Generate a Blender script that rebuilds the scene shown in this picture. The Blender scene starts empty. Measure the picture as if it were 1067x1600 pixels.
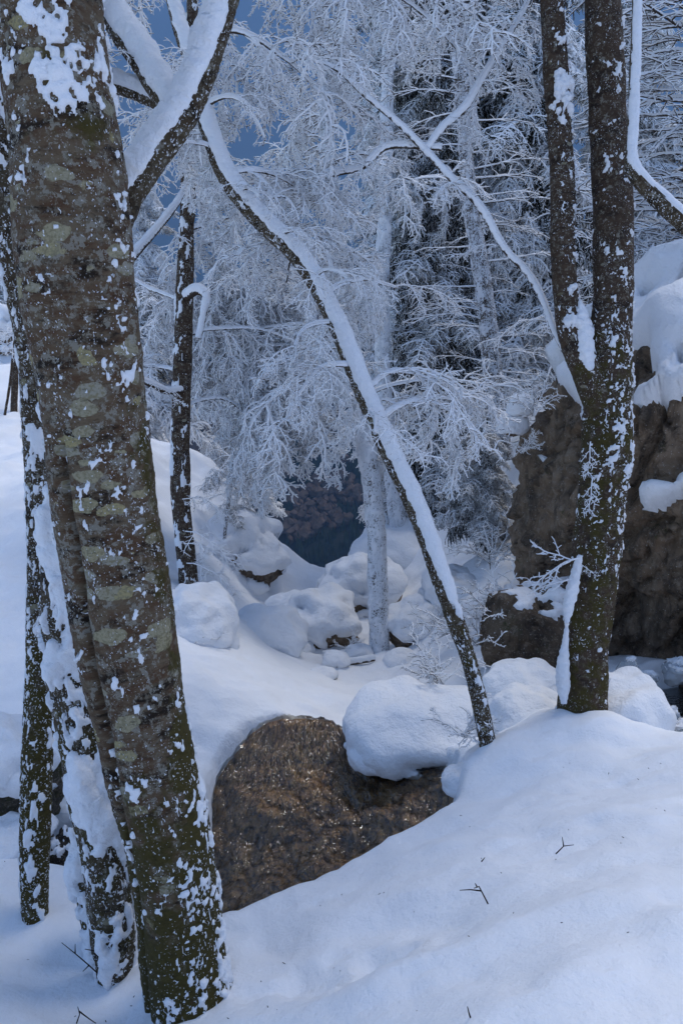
import bpy, math, random
import numpy as np
R = math.radians
scene = bpy.context.scene
C = scene.collection

# ------------------------------------------------------------------ camera, sky, sun, exposure
PITCH, FPX, PW, PH = 22.0, 1250.0, 1067, 1600
cam = bpy.data.cameras.new("camera")
cam.sensor_fit = 'VERTICAL'; cam.sensor_height = 36.0; cam.lens = 36.0 * FPX / PH
cam.clip_start = 0.05; cam.clip_end = 40000
camo = bpy.data.objects.new("camera", cam); C.objects.link(camo)
camo.location = (0, 0, 0); camo.rotation_euler = (R(90 - PITCH), 0, 0)
scene.camera = camo

SUN_EL, SUN_AZ = 56.0, 28.0           # azimuth clockwise from +Y (the way the camera looks)
w = bpy.data.worlds.new("World"); scene.world = w; w.use_nodes = True
nt = w.node_tree; bg = nt.nodes["Background"]
sky = nt.nodes.new("ShaderNodeTexSky"); sky.sky_type = 'NISHITA'; sky.sun_disc = False
sky.sun_elevation = R(SUN_EL); sky.sun_rotation = R(SUN_AZ); sky.altitude = 900
sky.air_density = 1.0; sky.dust_density = 1.0; sky.ozone_density = 1.2
nt.links.new(sky.outputs[0], bg.inputs[0]); bg.inputs[1].default_value = 0.105
sl = bpy.data.lights.new("sun", 'SUN'); sl.energy = 1.5; sl.angle = R(20); sl.color = (1.0, 0.95, 0.88)
so = bpy.data.objects.new("sun", sl); C.objects.link(so)
so.rotation_euler = (R(90 - SUN_EL), 0, R(180 - SUN_AZ))
scene.view_settings.view_transform = 'Standard'; scene.view_settings.look = 'None'
scene.view_settings.gamma = 1.0; scene.view_settings.use_curve_mapping = False
scene.view_settings.exposure = 1.45
scene.render.engine = 'CYCLES'
scene.cycles.max_bounces = 8; scene.cycles.diffuse_bounces = 7; scene.cycles.glossy_bounces = 2
scene.cycles.transmission_bounces = 2; scene.cycles.transparent_max_bounces = 6
scene.cycles.volume_bounces = 0
scene.cycles.use_adaptive_sampling = True
scene.cycles.use_denoising = True

# ------------------------------------------------------------------ helpers
rng = np.random.default_rng(7)
cp, sp_ = math.cos(R(PITCH)), math.sin(R(PITCH))

def P(px, py, d):
    """world point of a photograph pixel at depth d (m along the view axis)"""
    xc, yc = (px - PW / 2) / FPX, (PH / 2 - py) / FPX
    return np.array([xc * d, (cp + yc * sp_) * d, (yc * cp - sp_) * d])

_perm = np.random.default_rng(3).permutation(256)
_perm = np.concatenate([_perm, _perm, _perm])
_g = np.random.default_rng(5).normal(size=(256, 3)); _g /= np.linalg.norm(_g, axis=1)[:, None]
def noise(p, seed=0.0):
    p = np.asarray(p, dtype=np.float64) + seed * 17.31
    i = np.floor(p).astype(np.int64); f = p - i; i &= 255
    u = f * f * f * (f * (f * 6 - 15) + 10)
    out = 0.0
    for dx in (0, 1):
        wx = u[..., 0] if dx else 1 - u[..., 0]
        for dy in (0, 1):
            wy = u[..., 1] if dy else 1 - u[..., 1]
            for dz in (0, 1):
                wz = u[..., 2] if dz else 1 - u[..., 2]
                h = _perm[_perm[_perm[i[..., 0] + dx] + i[..., 1] + dy] + i[..., 2] + dz]
                g = _g[h]
                out = out + wx * wy * wz * (g[..., 0] * (f[..., 0] - dx) + g[..., 1] * (f[..., 1] - dy) + g[..., 2] * (f[..., 2] - dz))
    return out * 1.6
def fbm(p, seed=0.0, oct=4, gain=0.5):
    a, s, o = 1.0, 1.0, 0.0
    for k in range(oct):
        o = o + a * noise(np.asarray(p) * s, seed + k * 3.7); a *= gain; s *= 2.03
    return o
def sstep(a, b, x):
    t = np.clip((x - a) / (b - a), 0, 1); return t * t * (3 - 2 * t)

def mesh_np(name, V, F, mats, smooth=True, attrs=None, mat_idx=None):
    """F: (n,4) or (n,3) int array or a list of such arrays"""
    me = bpy.data.meshes.new(name)
    Fs = F if isinstance(F, list) else [F]
    Fs = [f for f in Fs if len(f)]
    nl = sum(f.size for f in Fs); npoly = sum(len(f) for f in Fs)
    me.vertices.add(len(V)); me.vertices.foreach_set("co", np.ascontiguousarray(V, dtype=np.float32).ravel())
    me.loops.add(nl); me.loops.foreach_set("vertex_index", np.concatenate([f.ravel() for f in Fs]).astype(np.int32))
    me.polygons.add(npoly)
    tot = np.concatenate([np.full(len(f), f.shape[1]) for f in Fs])
    st = np.concatenate([[0], np.cumsum(tot)[:-1]])
    me.polygons.foreach_set("loop_start", st.astype(np.int32))
    me.polygons.foreach_set("use_smooth", np.full(npoly, smooth))
    if mat_idx is not None:
        me.polygons.foreach_set("material_index", mat_idx.astype(np.int32))
    for m in (mats if isinstance(mats, (list, tuple)) else [mats]): me.materials.append(m)
    for k, a in (attrs or {}).items():
        a = np.asarray(a, dtype=np.float32)
        if a.ndim == 2:
            at = me.attributes.new(k, 'FLOAT_VECTOR', 'POINT'); at.data.foreach_set("vector", a.ravel())
        else:
            at = me.attributes.new(k, 'FLOAT', 'POINT'); at.data.foreach_set("value", a.ravel())
    me.update(calc_edges=True); me.validate()
    return me

def obj(name, me, parent=None, loc=None):
    o = bpy.data.objects.new(name, me); C.objects.link(o)
    if parent is not None: o.parent = parent
    if loc is not None: o.location = loc
    return o
def tag(o, label=None, cat=None, group=None, kind=None):
    if label: o["label"] = label
    if cat: o["category"] = cat
    if group: o["group"] = group
    if kind: o["kind"] = kind
    return o
def thing(name, label, cat, loc, group=None):
    o = bpy.data.objects.new(name, None); C.objects.link(o)
    o.empty_display_size = 0.1; o.location = tuple(loc)
    return tag(o, label, cat, group)

def grid_faces(nr, nc, wrap=False):
    r = np.arange(nr - 1)[:, None]; c = np.arange(nc if wrap else nc - 1)[None, :]
    c2 = (c + 1) % nc
    return np.stack([r * nc + c, r * nc + c2, (r + 1) * nc + c2, (r + 1) * nc + c], -1).reshape(-1, 4)

# ------------------------------------------------------------------ materials
def mat_new(name):
    m = bpy.data.materials.new(name); m.use_nodes = True
    n = m.node_tree.nodes; b = n["Principled BSDF"]
    return m, n, m.node_tree.links, b
def nz(n, l, vec, scale, detail=4, rough=0.55, dist=0.0):
    t = n.new("ShaderNodeTexNoise"); t.inputs["Scale"].default_value = scale
    t.inputs["Detail"].default_value = detail; t.inputs["Roughness"].default_value = rough
    t.inputs["Distortion"].default_value = dist
    if vec is not None: l.new(vec, t.inputs["Vector"])
    return t.outputs["Fac"]
def ramp(n, l, fac, a, b, ca=(0, 0, 0, 1), cb=(1, 1, 1, 1)):
    r = n.new("ShaderNodeValToRGB"); l.new(fac, r.inputs[0])
    r.color_ramp.elements[0].position = a; r.color_ramp.elements[1].position = b
    r.color_ramp.elements[0].color = ca; r.color_ramp.elements[1].color = cb
    return r.outputs[0]
def mix(n, l, fac, a, b):
    m = n.new("ShaderNodeMix"); m.data_type = 'RGBA'
    if isinstance(fac, float): m.inputs[0].default_value = fac
    else: l.new(fac, m.inputs[0])
    for v, s in ((a, 6), (b, 7)):
        if isinstance(v, tuple): m.inputs[s].default_value = (*v, 1) if len(v) == 3 else v
        else: l.new(v, m.inputs[s])
    return m.outputs[2]
def math_(n, l, op, a, b=None, c=None):
    m = n.new("ShaderNodeMath"); m.operation = op
    for i, v in enumerate((a, b, c)):
        if v is None: continue
        if isinstance(v, (int, float)): m.inputs[i].default_value = v
        else: l.new(v, m.inputs[i])
    return m.outputs[0]
def bump(n, l, h, strength, dist, prev=None):
    b = n.new("ShaderNodeBump"); b.inputs["Strength"].default_value = strength; b.inputs["Distance"].default_value = dist
    l.new(h, b.inputs["Height"])
    if prev is not None: l.new(prev, b.inputs["Normal"])
    return b.outputs[0]
def scaled(n, l, vec, s):
    m = n.new("ShaderNodeMapping"); m.inputs["Scale"].default_value = s; l.new(vec, m.inputs["Vector"]); return m.outputs[0]
def geo_pos(n): return n.new("ShaderNodeNewGeometry").outputs["Position"]
def attr(n, name): a = n.new("ShaderNodeAttribute"); a.attribute_name = name; return a

def make_snow(name, col=(0.86, 0.88, 0.91), fine=1.0, rough=0.75):
    m, n, l, b = mat_new(name)
    pos = geo_pos(n)
    c = mix(n, l, ramp(n, l, nz(n, l, pos, 3.0, 3), 0.35, 0.65), tuple(x * 0.965 for x in col), col)
    l.new(c, b.inputs["Base Color"])
    b.inputs["Roughness"].default_value = rough
    b.inputs["Specular IOR Level"].default_value = 0.2
    h1 = nz(n, l, pos, 70, 3, 0.6); h2 = nz(n, l, pos, 16, 4, 0.6)
    nb = bump(n, l, h2, 0.6 * fine, 0.025)
    nb = bump(n, l, h1, 0.55 * fine, 0.008, nb)
    l.new(nb, b.inputs["Normal"])
    return m
M_SNOW = make_snow("snow", fine=1.4)
M_SNOWG = make_snow("snow_ground", fine=0.8)
M_RIME = make_snow("rime", (0.84, 0.865, 0.9), 1.4)

def make_twig(name, under, thr=-0.45, top=(0.9, 0.915, 0.935), soft=0.25, nscale=60):
    """rime and snow on the weather side, bark or needles on the underside"""
    m, n, l, b = mat_new(name)
    g = n.new("ShaderNodeNewGeometry")
    s = n.new("ShaderNodeSeparateXYZ"); l.new(g.outputs["Normal"], s.inputs[0])
    k = math_(n, l, 'ADD', s.outputs[2], math_(n, l, 'MULTIPLY_ADD', nz(n, l, g.outputs["Position"], nscale, 2), 1.6, -0.8))
    f = ramp(n, l, math_(n, l, 'MULTIPLY_ADD', k, 0.5, 0.5), 0.5 + thr * .5 - soft * .25, 0.5 + thr * .5 + soft * .25)
    col = mix(n, l, f, under, top)
    n.remove(b); df = n.new("ShaderNodeBsdfDiffuse"); tl = n.new("ShaderNodeBsdfTranslucent"); mx = n.new("ShaderNodeMixShader")
    l.new(col, df.inputs[0]); l.new(col, tl.inputs[0]); l.new(math_(n, l, 'MULTIPLY', f, .0), mx.inputs[0])
    l.new(df.outputs[0], mx.inputs[1]); l.new(tl.outputs[0], mx.inputs[2]); l.new(mx.outputs[0], n["Material Output"].inputs[0])
    return m
M_TWIG = make_twig("frosted_twig", (0.05, 0.036, 0.028), -0.72)
M_TWIGD = make_twig("dark_twig", (0.06, 0.045, 0.035), 0.05)
M_LIMB = make_twig("rimed_limb", (0.07, 0.055, 0.045), -0.4, nscale=25)
M_SPRUCE = make_twig("frosted_spruce", (0.03, 0.036, 0.022), -0.12, nscale=45)
M_SPRUCEW = make_twig("snowy_spruce", (0.05, 0.055, 0.04), -0.75, nscale=40)
M_CURT = make_twig("spruce_curtain", (0.03, 0.03, 0.024), 0.2, top=(0.74, 0.76, 0.78), nscale=40)

def make_bark(name, c1, c2, dark, lichen, lich_amt=0.5, fleck=0.5, moss=1.0, rime=0.0, big=1.0):
    m, n, l, b = mat_new(name)
    v = attr(n, "tc").outputs["Vector"]; mo = attr(n, "moss").outputs["Fac"]
    hb = scaled(n, l, v, (1, 1, 2.6))
    c = mix(n, l, ramp(n, l, nz(n, l, hb, 9, 6, 0.65), 0.4, 0.6), c1, c2)
    c = mix(n, l, ramp(n, l, nz(n, l, hb, 5, 5, 0.7), 0.52, 0.62), c, dark)
    # grey crustose lichen mottling
    c = mix(n, l, math_(n, l, 'MULTIPLY', ramp(n, l, nz(n, l, v, 42, 5, 0.7), 0.55, 0.60), 0.7), c, (0.17, 0.15, 0.115))
    c = mix(n, l, math_(n, l, 'MULTIPLY', ramp(n, l, nz(n, l, v, 26, 4, 0.75), 0.60 - .06 * lich_amt, 0.62 - .06 * lich_amt), 0.8), c, (0.26, 0.245, 0.2))
    # large pale yellowish patches, wider than tall
    vo = n.new("ShaderNodeTexVoronoi"); vo.inputs["Scale"].default_value = 7.5 * big
    ds = n.new("ShaderNodeVectorMath"); ds.operation = 'MULTIPLY_ADD'
    nn = n.new("ShaderNodeTexNoise"); nn.inputs["Scale"].default_value = 14; nn.inputs["Detail"].default_value = 5; l.new(v, nn.inputs["Vector"])
    l.new(nn.outputs["Color"], ds.inputs[0]); ds.inputs[1].default_value = (.1, .1, .1); l.new(scaled(n, l, v, (1, 1, 2.1)), ds.inputs[2])
    l.new(ds.outputs[0], vo.inputs["Vector"])
    sel = n.new("ShaderNodeSeparateColor"); l.new(vo.outputs["Color"], sel.inputs[0])
    thr = math_(n, l, 'MULTIPLY', math_(n, l, 'SUBTRACT', sel.outputs[0], 1.0 - 0.62 * lich_amt), 0.75)
    pm = ramp(n, l, math_(n, l, 'ADD', math_(n, l, 'SUBTRACT', thr, vo.outputs["Distance"]), 0.2), 0.03, 0.06)
    lc = mix(n, l, sel.outputs[1], lichen, (0.33, 0.32, 0.27))
    lc = mix(n, l, ramp(n, l, nz(n, l, v, 90, 3), 0.45, 0.6), lc, (0.24, 0.215, 0.13))
    c = mix(n, l, math_(n, l, 'MULTIPLY', pm, 0.9), c, lc)
    # moss
    mf = ramp(n, l, math_(n, l, 'ADD', math_(n, l, 'MULTIPLY', mo, moss), math_(n, l, 'MULTIPLY_ADD', nz(n, l, v, 11, 5, 0.7), 1.7, -0.85)), 0.42, 0.66)
    mc = mix(n, l, nz(n, l, v, 60, 3), (0.03, 0.024, 0.007), (0.095, 0.074, 0.018))
    c = mix(n, l, mf, c, mc)
    # fine dark cracks
    c = mix(n, l, math_(n, l, 'MULTIPLY', ramp(n, l, nz(n, l, scaled(n, l, v, (1.0, 1.0, 3.5)), 24, 5, 0.8), 0.56, 0.66), 0.6), c, dark)
    # flecks of rime
    fl = ramp(n, l, nz(n, l, v, 105, 2, 0.5), 0.70 - 0.10 * fleck, 0.73 - 0.10 * fleck)
    fm = ramp(n, l, nz(n, l, v, 6, 3), 0.62 - 0.3 * fleck, 0.75 - 0.3 * fleck)
    fl = math_(n, l, 'MULTIPLY', fl, fm)
    if rime > 0:
        rm = ramp(n, l, math_(n, l, 'ADD', math_(n, l, 'MULTIPLY', nz(n, l, v, 55, 4, 0.75), 0.7), math_(n, l, 'MULTIPLY', nz(n, l, v, 7, 3), 0.3)), 0.56 - 0.2 * rime, 0.60 - 0.2 * rime)
        fl = math_(n, l, 'MAXIMUM', fl, rm)
    c = mix(n, l, fl, c, (0.74, 0.77, 0.81))
    l.new(c, b.inputs["Base Color"]); b.inputs["Roughness"].default_value = 0.85
    b.inputs["Specular IOR Level"].default_value = 0.2
    h = math_(n, l, 'ADD', math_(n, l, 'MULTIPLY', nz(n, l, hb, 32, 6, 0.75), 1.0), math_(n, l, 'MULTIPLY', fl, 0.5))
    nb = bump(n, l, nz(n, l, hb, 12, 6, 0.7), 0.5, 0.02); nb = bump(n, l, h, 0.75, 0.008, nb)
    l.new(nb, b.inputs["Normal"])
    return m
M_BARK = make_bark("beech_bark", (0.092, 0.050, 0.026), (0.145, 0.108, 0.068), (0.020, 0.013, 0.008), (0.36, 0.31, 0.15), 0.85, 0.6, 1.0)
M_BARKD = make_bark("mossy_bark", (0.06, 0.04, 0.022), (0.09, 0.07, 0.042), (0.022, 0.016, 0.01), (0.2, 0.18, 0.1), 0.3, 0.9, 1.0)
M_BARKR = make_bark("brown_bark", (0.055, 0.034, 0.021), (0.08, 0.052, 0.033), (0.03, 0.02, 0.014), (0.12, 0.1, 0.06), 0.15, 0.55, 1.0)
M_BARKW = make_bark("rimed_bark", (0.10, 0.085, 0.07), (0.14, 0.125, 0.11), (0.035, 0.03, 0.025), (0.2, 0.19, 0.15), 0.3, 0.8, 0.3, 0.72)
M_BARKH = make_bark("half_rimed_bark", (0.10, 0.07, 0.05), (0.13, 0.10, 0.08), (0.035, 0.025, 0.02), (0.2, 0.19, 0.15), 0.3, 0.8, 0.3, 0.45)

def make_rock(name, a, b_, dark, moss=0.3, s=1.0, ice=0.0):
    m, n, l, b = mat_new(name)
    pos = geo_pos(n)
    c = mix(n, l, ramp(n, l, nz(n, l, pos, 2.2 * s, 6, 0.65, 0.4), 0.38, 0.62), a, b_)
    c = mix(n, l, ramp(n, l, nz(n, l, scaled(n, l, pos, (1, 1, .45)), 4.2 * s, 6, 0.7, 0.6), 0.5, 0.64), c, dark)
    c = mix(n, l, math_(n, l, 'MULTIPLY', ramp(n, l, nz(n, l, scaled(n, l, pos, (1, 1, 1.6)), 11 * s, 6, 0.8), 0.53, 0.60), 0.55), c, (0.27, 0.225, 0.175))
    c = mix(n, l, math_(n, l, 'MULTIPLY', ramp(n, l, nz(n, l, scaled(n, l, pos, (1, 1, .18)), 5 * s, 5, .7, .3), .5, .6), .6), c, dark)
    c = mix(n, l, ramp(n, l, nz(n, l, pos, 3.3 * s, 5, 0.75), 0.68 - 0.2 * moss, 0.76 - 0.2 * moss), c, (0.05, 0.05, 0.02))
    c = mix(n, l, math_(n, l, 'MULTIPLY', ramp(n, l, nz(n, l, pos, 75 * s, 2), 0.67, 0.70), 0.6), c, (0.5, 0.5, 0.48))
    l.new(c, b.inputs["Base Color"]); b.inputs["Roughness"].default_value = 0.8
    b.inputs["Specular IOR Level"].default_value = 0.25
    vr = n.new("ShaderNodeTexVoronoi"); vr.feature = 'DISTANCE_TO_EDGE'; vr.inputs["Scale"].default_value = 3.2 * s
    dsv = n.new("ShaderNodeVectorMath"); dsv.operation = 'MULTIPLY_ADD'; nn = n.new("ShaderNodeTexNoise"); nn.inputs["Scale"].default_value = 4 * s; nn.inputs["Detail"].default_value = 6; l.new(pos, nn.inputs["Vector"])
    l.new(nn.outputs["Color"], dsv.inputs[0]); dsv.inputs[1].default_value = (.5, .5, .5); l.new(scaled(n, l, pos, (1, 1, .7)), dsv.inputs[2]); l.new(dsv.outputs[0], vr.inputs["Vector"])
    nb = bump(n, l, ramp(n, l, vr.outputs["Distance"], 0.0, 0.05), 0.5, 0.02)
    nb = bump(n, l, nz(n, l, pos, 7 * s, 8, 0.7, 0.3), 0.6, 0.035, nb); nb = bump(n, l, nz(n, l, pos, 45 * s, 5, 0.7), 0.5, 0.008, nb)
    l.new(nb, b.inputs["Normal"])
    return m
M_ROCK = make_rock("limestone", (0.16, 0.108, 0.068), (0.24, 0.18, 0.125), (0.045, 0.034, 0.025))
M_ROCKM = make_rock("mossy_rock", (0.06, 0.05, 0.035), (0.11, 0.095, 0.075), (0.02, 0.018, 0.012), 0.9, 2.0)

M_ROCKD = make_rock("dark_limestone", (0.09, 0.062, 0.04), (0.14, 0.105, 0.072), (0.03, 0.022, 0.016), .5)  # limestone in darker brown tones
M_GAPSHADE = make_rock("gap_shade_stone", (0.045, 0.034, 0.026), (0.07, 0.055, 0.042), (0.018, 0.014, 0.011), .2, 2.5)  # near-black stone colour standing in for the shade of the left hollow
def make_wetrock():
    m, n, l, b = mat_new("wet_rock")
    pos = geo_pos(n); fl = attr(n, "flow").outputs["Vector"]
    c = mix(n, l, ramp(n, l, nz(n, l, pos, 2.4, 6, 0.7, 0.3), 0.36, 0.62), (0.38, 0.21, 0.08), (0.56, 0.35, 0.16))
    c = mix(n, l, ramp(n, l, nz(n, l, pos, 5, 5, 0.7), 0.56, 0.70), c, (0.13, 0.085, 0.05))
    c = mix(n, l, math_(n, l, 'MULTIPLY', ramp(n, l, nz(n, l, pos, 45, 4, 0.8), 0.5, 0.62), 0.6), c, (0.19, 0.135, 0.07))
    c = mix(n, l, math_(n, l, 'MULTIPLY', ramp(n, l, nz(n, l, pos, 90, 3, 0.8), 0.58, 0.64), 0.5), c, (0.02, 0.016, 0.012))
    l.new(c, b.inputs["Base Color"]); b.inputs["Roughness"].default_value = 0.5
    nb = bump(n, l, nz(n, l, pos, 20, 5, 0.7), 0.6, 0.02)
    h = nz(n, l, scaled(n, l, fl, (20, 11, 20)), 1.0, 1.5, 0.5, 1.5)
    c2 = mix(n, l, math_(n, l, 'MULTIPLY', ramp(n, l, nz(n, l, scaled(n, l, fl, (22, 12, 22)), 1.0, 2, .5, 1.6), .48, .6), .75), c, (0.10, 0.062, 0.034)); l.new(c2, b.inputs["Base Color"])  # dark streaks along the flow: ripple reflections of the water put into the colour
    l.new(bump(n, l, h, 0.9, 0.04, nb), b.inputs["Normal"])
    return m
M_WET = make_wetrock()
def make_water(name, tint=(1, 1, 1), body=0.0):
    """thin clear film: fresnel reflection over a see-through body, rippled along the flow"""
    m, n, l, b = mat_new(name)
    n.remove(b); out = n["Material Output"]
    fl = attr(n, "flow").outputs["Vector"]
    h = nz(n, l, scaled(n, l, fl, (30, 16, 30)), 1.0, 1.5, 0.5, 1.2)
    nb = bump(n, l, h, 0.8, 0.02)
    gl = n.new("ShaderNodeBsdfGlossy"); gl.inputs["Roughness"].default_value = 0.04; l.new(nb, gl.inputs["Normal"])
    tr = n.new("ShaderNodeBsdfTransparent"); tr.inputs[0].default_value = (*tint, 1)
    fr = n.new("ShaderNodeFresnel"); fr.inputs["IOR"].default_value = 1.65; l.new(nb, fr.inputs["Normal"])
    mx = n.new("ShaderNodeMixShader"); l.new(fr.outputs[0], mx.inputs[0]); l.new(tr.outputs[0], mx.inputs[1]); l.new(gl.outputs[0], mx.inputs[2])
    l.new(mx.outputs[0], out.inputs[0])
    return m
M_WATER = make_water("water_film", (0.93, 0.92, 0.88))
M_ICE, _n, _l, _b = mat_new("ice")
_b.inputs["Base Color"].default_value = (0.55, 0.6, 0.64, 1); _b.inputs["Roughness"].default_value = 0.12
_b.inputs["Transmission Weight"].default_value = 0.4; _b.inputs["IOR"].default_value = 1.31
_l.new(bump(_n, _l, nz(_n, _l, geo_pos(_n), 18, 4), 0.7, 0.03), _b.inputs["Normal"])

# ------------------------------------------------------------------ terrain
def tps(pts, smooth=1e-3):
    pts = np.array(pts); xy = pts[:, :2]; n = len(pts)
    def k(r2): return np.where(r2 > 1e-12, 0.5 * r2 * np.log(np.maximum(r2, 1e-12)), 0)
    A = k(((xy[:, None] - xy[None]) ** 2).sum(-1)) + np.eye(n) * smooth
    Q = np.c_[np.ones(n), xy]
    S = np.block([[A, Q], [Q.T, np.zeros((3, 3))]])
    sol = np.linalg.solve(S, np.r_[pts[:, 2], 0, 0, 0])
    def f(X, Y):
        sh = X.shape; X = X.ravel(); Y = Y.ravel(); o = sol[n] + sol[n + 1] * X + sol[n + 2] * Y
        for i in range(n):
            o = o + sol[i] * k((X - xy[i, 0]) ** 2 + (Y - xy[i, 1]) ** 2)
        return o.reshape(sh)
    return f

G = [  # (px, py, depth) snow surface read off the photograph
 (1067,1600,2.0),(800,1600,2.15),(550,1600,2.55),(300,1610,3.0),(100,1600,3.1),(0,1600,3.0),
 (1067,1400,2.75),(850,1400,2.95),(640,1400,3.35),(700,1500,2.65),(500,1500,3.0),(420,1470,3.4),
 (1067,1220,4.1),(960,1250,4.0),(900,1190,4.75),(905,1150,5.15),(780,1200,4.85),(850,1180,4.85),(700,1262,4.45),(630,1305,4.2),(560,1347,4.0),(450,1400,3.75),(365,1437,3.6),
 (0,1385,3.95),(60,1390,3.95),(130,1420,3.8),(60,1490,3.55),(230,1500,3.45),
 (330,1200,5.75),(345,1140,6.0),(420,1120,6.25),(500,1120,6.5),(540,1120,6.7),
 (0,1100,5.6),(60,1060,5.8),(150,1150,5.5),(260,1120,5.9),(300,1050,6.3),(290,930,7.7),(340,985,7.3),(420,1040,7.3),(500,1080,7.2),(570,1100,7.0),
 (0,900,7.5),(150,900,7.5),(200,800,9.2),(0,700,11),(200,700,11.5),(0,580,16),(100,580,16),(255,690,13),(305,700,13),
 (345,790,12),(390,870,11.5),(430,940,11.2),(380,950,9.6),(330,890,9.5),(460,985,9.6),
 (450,1010,8.8),(520,1045,8.4),(590,1030,8.9),(550,1065,8.0),(620,1050,8.3),(690,1060,7.4),(600,1100,7.3),(650,1110,6.9),(640,1000,9.4),(700,990,8.6),
 (500,945,11),(560,905,12),(600,880,12.6),(650,860,12.4),(700,900,10.5),(740,880,9.6),(770,800,10.5),(775,690,11.3),(720,960,8.7),
 (800,1065,6.7),(870,1075,6.3),(960,1080,6.1),(800,1130,5.9),(1000,1120,5.7),
]
GP = [P(*g) for g in G]
GP += [(0,0,-1.62),(1.6,0,-1.35),(-1.6,0,-1.9),(0,-2.5,-.8),(-3,-2,-1.5),(3,-2,-.4),(0,-10,4),(-11,-10,2.2),(11,-10,6),(0,-26,13.5),(-14,-26,11),(14,-26,15.5),(-3.5,2,-2.7),(3.2,2.5,-2.0),(4,4.5,-2.9),  # far back rows: unseen hillside behind the camera, added to block sky light
       (6,2,-.4),(5.5,7.0,-3.0),(7.5,6,-1.6),(2.0,6.2,-3.98),(2.6,6.3,-3.92),(3.4,6.2,-3.85),(3.5,7.6,-3.9),(1.75,7.1,-4.15),(5,10,-1.2),(8,11,.6),(4,13,-3.2),(9,18,-1.0),
       (0,13.5,-8.0),(-.5,17,-11.5),(0,24,-18),(3,18,-10),(5,25,-14),(-4,19,-5.8),(-5,26,-12),(-8,22,-4.6),(-12,18,-3.2),(-11,8,-2.6),(-6,5,-2.9),(-14,27,-6),(12,26,-6),(13,4,3),(14,12,3),(-14,0,-2)]
ground_f = tps(GP, 2e-3)

# wet slab that the stream slides over
WR = [(400,1152,6.15),(440,1135,6.25),(500,1143,6.25),(545,1172,6.1),(600,1200,5.85),(660,1208,5.6),(720,1220,5.3),(345,1215,5.85),(330,1290,5.45),(430,1230,5.72),(430,1330,5.2),
      (335,1420,4.85),(345,1450,4.7),(550,1260,5.5),(550,1340,5.05),(650,1270,5.25),(480,1400,4.75),(700,1260,5.2),(600,1340,4.95),(460,1180,6.0),(300,1300,5.5),(300,1440,4.8)]
WP = [P(*q) for q in WR]
slab_f = tps(WP, 5e-3)
poly_top = [P(*q)[:2] for q in [(326,1330,5.3),(328,1258,5.65),(345,1205,5.85),(390,1155,6.15),(440,1130,6.3),(500,1138,6.3),(546,1166,6.1),(548,1188,6.0),(600,1193,5.9),(650,1203,5.7),(715,1212,5.45)]]
poly_bot = [P(*q)[:2] + np.array([0.02, 0.10]) for q in [(712,1250,4.5),(630,1303,4.2),(560,1345,4.0),(450,1400,3.75),(365,1437,3.6),(300,1460,3.55)]]
poly_bot.append(np.array([-0.95, 3.1])); poly_bot.append(np.array([-1.05, 4.2]))
def poly_sd(poly, X, Y):
    """signed distance, positive inside"""
    poly = np.array(poly); d2 = np.full(X.shape, 1e9); ins = np.zeros(X.shape, bool)
    for i in range(len(poly)):
        a, b = poly[i], poly[(i + 1) % len(poly)]; e = b - a
        t = np.clip(((X - a[0]) * e[0] + (Y - a[1]) * e[1]) / (e @ e), 0, 1)
        d2 = np.minimum(d2, (X - a[0] - t * e[0]) ** 2 + (Y - a[1] - t * e[1]) ** 2)
        if abs(e[1]) > 1e-9:
            c = ((a[1] > Y) != (b[1] > Y)) & (X < e[0] * (Y - a[1]) / e[1] + a[0]); ins ^= c
    return np.where(ins, np.sqrt(d2), -np.sqrt(d2))
POOL = poly_top + poly_bot
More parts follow.
